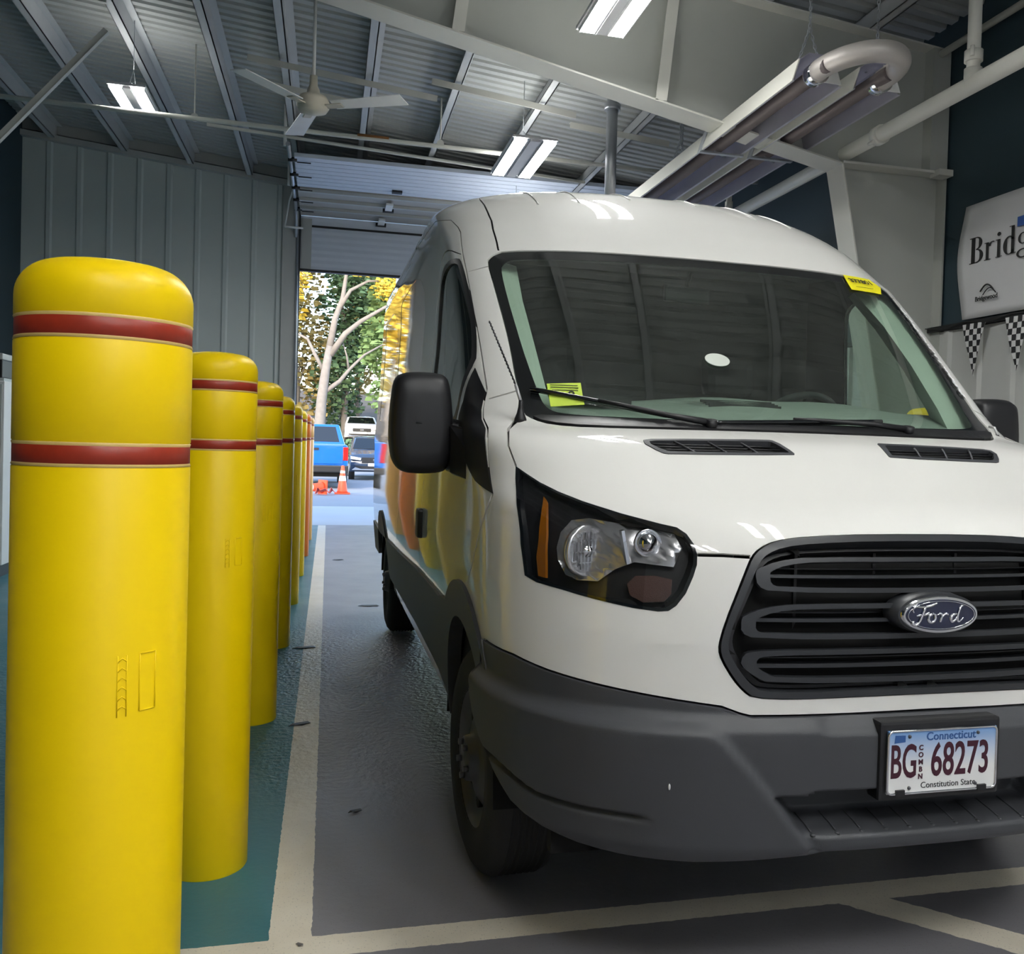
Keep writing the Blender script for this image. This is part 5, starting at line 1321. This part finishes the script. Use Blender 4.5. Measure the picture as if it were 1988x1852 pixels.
mb = MB(); mb.box(-.11, .11, -.012, .012, -.035, .035, Matrix.Translation((-.02, 1.66, 2.03)) @ Matrix.Rotation(.2, 4, 'Z')); mb.tube([(-.02, 1.66, 2.06), (-.02, 1.62, 2.12)], .008, 8); mb.build('rear_view_mirror', MT['black'], van, bevel=.008)
ov = ring_panel('pale_oval', [(inv_u(-.149+.046*math.cos(t), 1.702+.024*math.sin(t)), 1.702+.024*math.sin(t)) for t in [2*PI*i/32 for i in range(32)]], None, MT['trim'], off=.004, flange=.002, parent=ws)  # flat pale oval on the windscreen
# ================================================================== OUTDOORS
mb = MB(); prof = [(YD, 0), (18.8, 0.0), (18.82, -.012), (18.86, -.012), (18.88, 0), (22.5, -.02), (27, -.10), (38, -.12), (44, .3), (52, 1.2), (62, 1.9), (75, 5)]
X0, X1 = -26, 30
for (y, z) in prof: mb.v += [(X0, y, z), (X1, y, z)]
for i in range(len(prof)-1): mb.mi = 0 if prof[i][0] < 18.85 else (1 if prof[i][0] < 43 else 2); mb.face([2*i, 2*i+1, 2*i+3, 2*i+2])
tag(mb.build('ground_outside', [mat('apron_concrete', (.50, .50, .53), .7, vary=.08, scale=1), MT['asphalt'], MT['soil']]), kind='structure')
mb = MB(); mb.v = [(-20, YN-.12, -.02), (20, YN-.12, -.02), (20, -40, -.02), (-20, -40, -.02)]; mb.face([3, 2, 1, 0]); tag(mb.build('ground_behind', MT['asphalt']), kind='structure')
def car_wheel(par, x, y, r=.36, w=.12):
    e = MB(); e.tube([(x-w, y, r), (x+w, y, r)], r, 24); o = e.build('wheel', MT['rubber'], par)
    s = 1 if x > 0 else -1; e = MB(); e.tube([(x+s*w, y, r), (x+s*(w+.01), y, r)], r*.62, 16); e.build('hub_cap', MT['steel'], o)
# blue pickup, tail towards the viewer
pk_ = empty('pickup_truck', (-.42, 26.6, -.10)); tag(pk_, 'bright blue pickup truck parked outside the doorway, tail to the viewer', 'pickup truck')
mb = MB(); mb.prism([(-.95, .55), (.95, .55), (.98, .85), (.96, 1.22), (.90, 1.28), (-.90, 1.28), (-.96, 1.22), (-.98, .85)], (0, 5.2)); mb.build('truck_body', MT['pickup'], pk_, bevel=.03)
mb = MB(); b = 0
lo = [(-.90, 1.9), (.90, 1.9), (.90, 4.2), (-.90, 4.2)]; hi = [(-.72, 2.25), (.72, 2.25), (.72, 3.5), (-.72, 3.5)]
mb.v = [(x, y, 1.27) for x, y in lo]+[(x, y, 1.86) for x, y in hi]; mb.face([4, 5, 6, 7]); [mb.face([i, (i+1) % 4, 4+(i+1) % 4, 4+i]) for i in range(4)]; mb.build('truck_cab', MT['pickup'], pk_, bevel=.04)
mb = MB(); mb.v = [(-.74, 1.93, 1.33), (.74, 1.93, 1.33), (.62, 2.20, 1.79), (-.62, 2.20, 1.79)]; mb.face([0, 1, 2, 3]); o = mb.build('rear_glass', MT['tint'], pk_); o.modifiers.new('s', 'SOLIDIFY').thickness = .01
mb = MB(); mb.box(-.82, .82, -.03, .0, .72, 1.24); tg = mb.build('tailgate', MT['pickup'], pk_, bevel=.012); mb = MB(); mb.box(-.16, .16, -.045, -.03, 1.1, 1.17); mb.build('tailgate_handle', MT['black'], tg)
for s in (-1, 1): mb = MB(); mb.box(s*.90-.07, s*.90+.07, -.02, .05, .82, 1.2); mb.build('tail_lamp', MT['tail'], pk_, bevel=.01)
mb = MB(); mb.box(-.98, .98, -.16, .02, .48, .68); mb.build('rear_bumper', MT['black'], pk_, bevel=.03)
mb = MB(); mb.box(-.85, .85, .1, 5, .35, .56); mb.build('chassis', MT['void'], pk_)
for x in (-.84, .84):
    for y in (1.1, 4.3): car_wheel(pk_, x, y, .39)
def sedan(name, loc_, m, label, cat, h=1.62, suvlike=True):
    e = empty(name, loc_); tag(e, label, cat)
    sec = [(.02, .30), (.0, .55), (.06, .80), (.25, .93), (1.1, 1.05), (1.75, h-.05), (2.3, h), (3.4, h-.02), (4.2, 1.15), (4.45, .95), (4.5, .35)]
    mb = MB(); mb.smooth = True; hw = lambda z: .90 if z < 1.0 else .90-(z-1.0)*.32; cols = [-1, -.92, -.6, 0, .6, .92, 1]
    for (y, z) in sec:
        for c in cols: mb.v.append((c*hw(z), y+.10*abs(c)**3*(1 if y < 1 else 0), z-(.05*abs(c)**4 if z > .8 else 0)))
    n = len(cols)
    for i in range(len(sec)-1):
        for j in range(n-1): mb.face([i*n+j, i*n+j+1, (i+1)*n+j+1, (i+1)*n+j])
    mb.smooth = False
    mb.face([i*n for i in range(len(sec))]); mb.face([i*n+n-1 for i in reversed(range(len(sec)))]); mb.face([j for j in reversed(range(n))][:])
    mb.build('car_body', m, e)
    mb = MB(); mb.v = [(-.76, 1.14, 1.09), (.76, 1.14, 1.09), (.64, 1.69, h-.08), (-.64, 1.69, h-.08)]; mb.face([0, 1, 2, 3]); o = mb.build('windscreen', MT['tint'], e); md = o.modifiers.new('s', 'SOLIDIFY'); md.thickness = .02; md.offset = 0
    for s in (-1, 1):
        mb = MB(); mb.prism([(s*.52, .70), (s*.86, .74), (s*.86, .84), (s*.50, .78)][::s], (-.01, .16)); mb.build('head_lamp', MT['white'], e)
    mb = MB(); mb.box(-.48, .48, -.02, .05, .62, .80); mb.build('car_grille', MT['black'], e); mb = MB(); mb.box(-.10, .10, -.03, -.01, .67, .75); mb.build('emblem', MT['chrome'], e)
    mb = MB(); mb.box(-.7, .7, -.015, .05, .34, .50); mb.build('lower_intake', MT['black'], e); mb = MB(); mb.prism([(-.82, .36), (.82, .36), (.70, .46), (.5, .40), (-.5, .40), (-.70, .46)], (-.035, .0)); mb.build('bumper_trim', MT['chrome'], e)
    mb = MB(); mb.box(-.26, .26, -.04, -.02, .50, .60); mb.build('number_plate', MT['white'], e)
    for x in (-.80, .80):
        for y in (.85, 3.6): car_wheel(e, x, y, .34, .10)
    return e
sedan('parked_car', (1.62, 32.6, -.11), MT['suv'], 'dark blue car facing the viewer outside, beside the blue pickup', 'car', 1.55)
e = sedan('parked_car', (1.75, 51, 1.08), MT['carw'], 'small white car parked far up the slope under the trees', 'car', 1.5)
def cone(loc_, rot, label):
    e = empty('traffic_cone', loc_); e.rotation_euler = rot; tag(e, label, 'traffic cone', 'orange cones outside the doorway')
    mb = MB(); mb.box(-.19, .19, -.19, .19, 0, .035); mb.build('cone_base', MT['cone'], e, bevel=.01)
    mb = MB(); mb.lathe([(.14, .035), (.125, .08), (.035, .70), (.02, .71)], 24); c = mb.build('cone_shell', MT['cone'], e)
    for a, b in ((.33, .45), (.52, .58)):
        r = lambda z: .125-(z-.08)*.09/.62+.002
        mb = MB(); mb.lathe([(r(a), a), (r(b), b)], 24, caps=False); mb.build('cone_band', MT['conew'], c)
cone((.36, 23.4, -.03), (0, 0, 0), 'upright orange and white traffic cone behind the pickup')
cone((-.10, 23.2, .13), (math.radians(8), math.radians(-88), math.radians(25)), 'toppled orange traffic cone lying beside the upright one')
mb = MB(); random.seed(5)
pts = [(-.30+.45*i/7, 22.55+.10*math.sin(i), .02+.16*abs(math.sin(i*1.3))) for i in range(8)]
for i, (x, y, z) in enumerate(pts): mb.v += [(x, y, z), (x+.04, y+.22, z*.5)]
for i in range(7): mb.face([2*i, 2*i+2, 2*i+3, 2*i+1])
o = mb.build('safety_flag', mat('pink_cloth', (.75, .15, .12), .7)); o.modifiers.new('s', 'SOLIDIFY').thickness = .01; tag(o, 'crumpled red safety cloth on the ground by the fallen cone', 'cloth')
# trees
def leaves(mb, c, r, n, sz):
    for _ in range(n):
        while True:
            p = Vector((random.uniform(-1, 1), random.uniform(-1, 1), random.uniform(-1, 1)))
            if .25 < p.length < 1: break
        p = Vector((p.x*r[0], p.y*r[1], p.z*r[2]))+Vector(c); q = Matrix.Rotation(random.uniform(0, 6.3), 3, 'Z') @ Matrix.Rotation(random.uniform(0, 3.1), 3, 'X')
        s = sz*random.uniform(.5, 1.3); b = len(mb.v)
        for x, y in ((-1, -.5), (1, -.5), (.7, .6), (-.6, .5)): mb.v.append(tuple(p+q @ Vector((x*s, y*s, 0))))
        mb.face([b, b+1, b+2, b+3])
def tree(name, loc_, h, r, m, label, cat='tree', n=2600, bare=.35, sz=.16, blobs=7, trunk=.2):
    e = empty(name, loc_); tag(e, label, cat); mb = MB(); random.seed(int(abs(loc_[0]*31+loc_[1]*7)))
    k = 7; tp = [(random.uniform(-.15, .15)*i/3, random.uniform(-.15, .15)*i/3, h*.8*i/k) for i in range(k+1)]; tp[0] = (0, 0, 0)
    mb.tube(tp, [trunk*(1-.75*i/k) for i in range(k+1)], 8)
    cs = []
    for i in range(blobs):
        a = random.uniform(0, 6.28); rr = r*random.uniform(.1, .62); z = h*(bare+(1-bare)*(i+.5)/blobs); rr *= (1.15-(z/h)*.5)
        c = (rr*math.cos(a), rr*math.sin(a), z); cs.append(c); z0 = max(.1, z-h*.16); mb.tube([(tp[min(k, int(z0/h/.8*k))][0], tp[min(k, int(z0/h/.8*k))][1], min(z0, h*.78)), (c[0]*.6, c[1]*.6, z-.1*h*.5), c], [.07, .05, .02], 6)
    mb.build('trunk', MT['bark'], e); fb = MB()
    for c in cs: leaves(fb, c, (r*.60, r*.60, h*.15), int(n*1.7)//blobs, sz)
    fb.build('foliage', m, e); return e
# the big pale branching tree, traced limb by limb
bt = empty('bare_tree', (-.46, 44, .30)); tag(bt, 'tall pale-barked tree with spreading bare limbs behind the blue pickup', 'tree')
def limb(mb, pts, r0_, r1_): mb.tube([(x, y, z) for x, y, z in pts], [r0_+(r1_-r0_)*i/(len(pts)-1) for i in range(len(pts))], 10)
mb = MB()
limb(mb, [(0, 0, -.3), (.02, 0, 1.2), (.10, 0, 2.8), (.25, 0, 4.2), (.42, 0, 5.3)], .30, .17)
mb.build('trunk', MT['bark'], bt)
def br(l, a, b): m_ = MB(); limb(m_, l, a, b); m_.build('branch', MT['bark'], bt)
br([(.40, 0, 5.2), (.62, .1, 6.6), (.95, .3, 7.6), (1.1, .3, 8.8), (1.0, .2, 10.4)], .17, .05)
br([(.80, .2, 7.1), (1.3, .3, 8.0), (2.1, .4, 8.5), (3.0, .5, 8.6)], .11, .03)
br([(.45, 0, 4.9), (1.1, -.2, 5.9), (1.8, -.4, 6.5), (2.9, -.6, 7.2), (3.8, -.7, 7.3)], .16, .04)
br([(.15, 0, 3.1), (.9, .2, 3.7), (1.35, .3, 4.3), (2.0, .4, 5.0), (3.1, .5, 5.7)], .12, .03)
br([(1.3, .3, 4.3), (1.2, .2, 4.9), (1.0, .1, 5.5)], .06, .02)
br([(.12, 0, 4.2), (-.25, .1, 4.9), (-.6, .2, 5.6), (-1.2, .3, 5.9), (-1.9, .3, 6.0)], .10, .03)
fb = MB(); random.seed(3)
for c in ((.9, .2, 10.6), (-.2, .2, 10.2), (2.2, .4, 10.3), (-1.6, .3, 9.6), (3.1, .3, 9.6), (1.8, .4, 9.3), (3.2, .6, 8.2), (-1.8, .3, 7.6), (-1.4, .5, 8.4), (.4, .2, 11.4), (3.9, .4, 10.8)): leaves(fb, c, (.95, .8, .65), 420, .10)
fb.build('foliage', MT['leafy'], bt)
specs = [('evergreen_tree', (2.9, 47, .8), 8.5, 2.6, 'leafg', 'broad green evergreen on the right of the pale tree, low branches sweeping the ground', 3600, .08), ('evergreen_tree', (.9, 56, 1.5), 11, 2.6, 'leafd', 'dark evergreen directly behind the pale tree', 3000, .1),
 ('autumn_tree', (-1.9, 55, 1.5), 12, 2.4, 'leafb', 'thin brown autumn tree left of the pale trunk', 1500, .15), ('autumn_tree', (4.4, 58, 1.6), 14, 3, 'leafy', 'tall yellow autumn tree rising behind the evergreens', 2600, .4), ('autumn_tree', (-3.3, 50, 1.0), 12, 2.6, 'leafy', 'yellow autumn tree at the left edge of the doorway view', 2200, .35),
 ('evergreen_tree', (6.9, 52, 1.2), 10, 3, 'leafg', 'green evergreen hidden by the van from the doorway view, furthest right', 2200, .1), ('evergreen_tree', (-6.2, 54, 1.4), 11, 3, 'leafd', 'dark evergreen screened by the ribbed wall, furthest left', 2000, .1), ('autumn_tree', (1.9, 64, 2.3), 13, 3.2, 'leafb', 'bare brownish tree furthest back on the hillside', 2200, .2)]
for nm, l, h, r, m, lb, n, ba in specs: tree(nm, l, h, r, MT[m], lb, n=n, bare=ba, sz=.17, blobs=10)
for i, (x, y, z, r, lb) in enumerate(((.9, 42.5, .25, .8, 'low dark shrub just right of the pale tree base'), (3.4, 43, .3, 1.2, 'rounded green shrub behind the dark blue car'), (-1.6, 43, .25, .9, 'brown shrub left of the pale tree base'))):
    e = empty('shrub', (x, y, z)); tag(e, lb, 'shrub'); fb = MB(); leaves(fb, (0, 0, r*.6), (r, r*.7, r*.7), 1500, .08); fb.build('foliage', MT['leafb' if i == 2 else 'leafd'], e); mb = MB(); mb.tube([(0, 0, -.2), (0, 0, r)], .05, 6); mb.build('trunk', MT['bark'], e)
# street pole and the thin wire seen beside the van
mb = MB(); mb.tube([(2.05, 30, -.1), (2.05, 30, 7)], .06, 10); tag(mb.build('utility_pole', MT['galv']), 'slim grey pole standing outside, half hidden by the van mirror', 'pole')
# small litter on the bay floor
for i, (x, y, a, l, lb) in enumerate(((.14, 10.6, .2, .12, 'dark dry leaf on the bay floor near the threshold'), (.36, 7.7, .05, .16, 'thin dark scrap on the floor beside the rear wheel'), (.13, 3.45, .3, .05, 'small dark chip on the grey floor beside the front wheel'), (-.045, 2.56, -.6, .022, 'tiny brown chip on the corner of the white stripes'), (-.10, 4.55, .4, .10, 'dark leaf lying at the base of the third bollard'), (-.12, 6.2, .2, .14, 'dark leaf lying at the base of the fourth bollard'))):
    mb = MB(); n = 8
    mb.v = [(l*.5*math.cos(2*PI*k/n)*(1+.2*math.sin(k*2.1)), l*.22*math.sin(2*PI*k/n), .002+.004*(k % 2)) for k in range(n)]; mb.face(list(range(n)))
    o = mb.build('dry_leaf', MT['bark'] if i == 3 else MT['black']); o.location = (x, y, .001); o.rotation_euler = (0, 0, a); o.modifiers.new('s', 'SOLIDIFY').thickness = .0015; tag(o, lb, 'leaf')
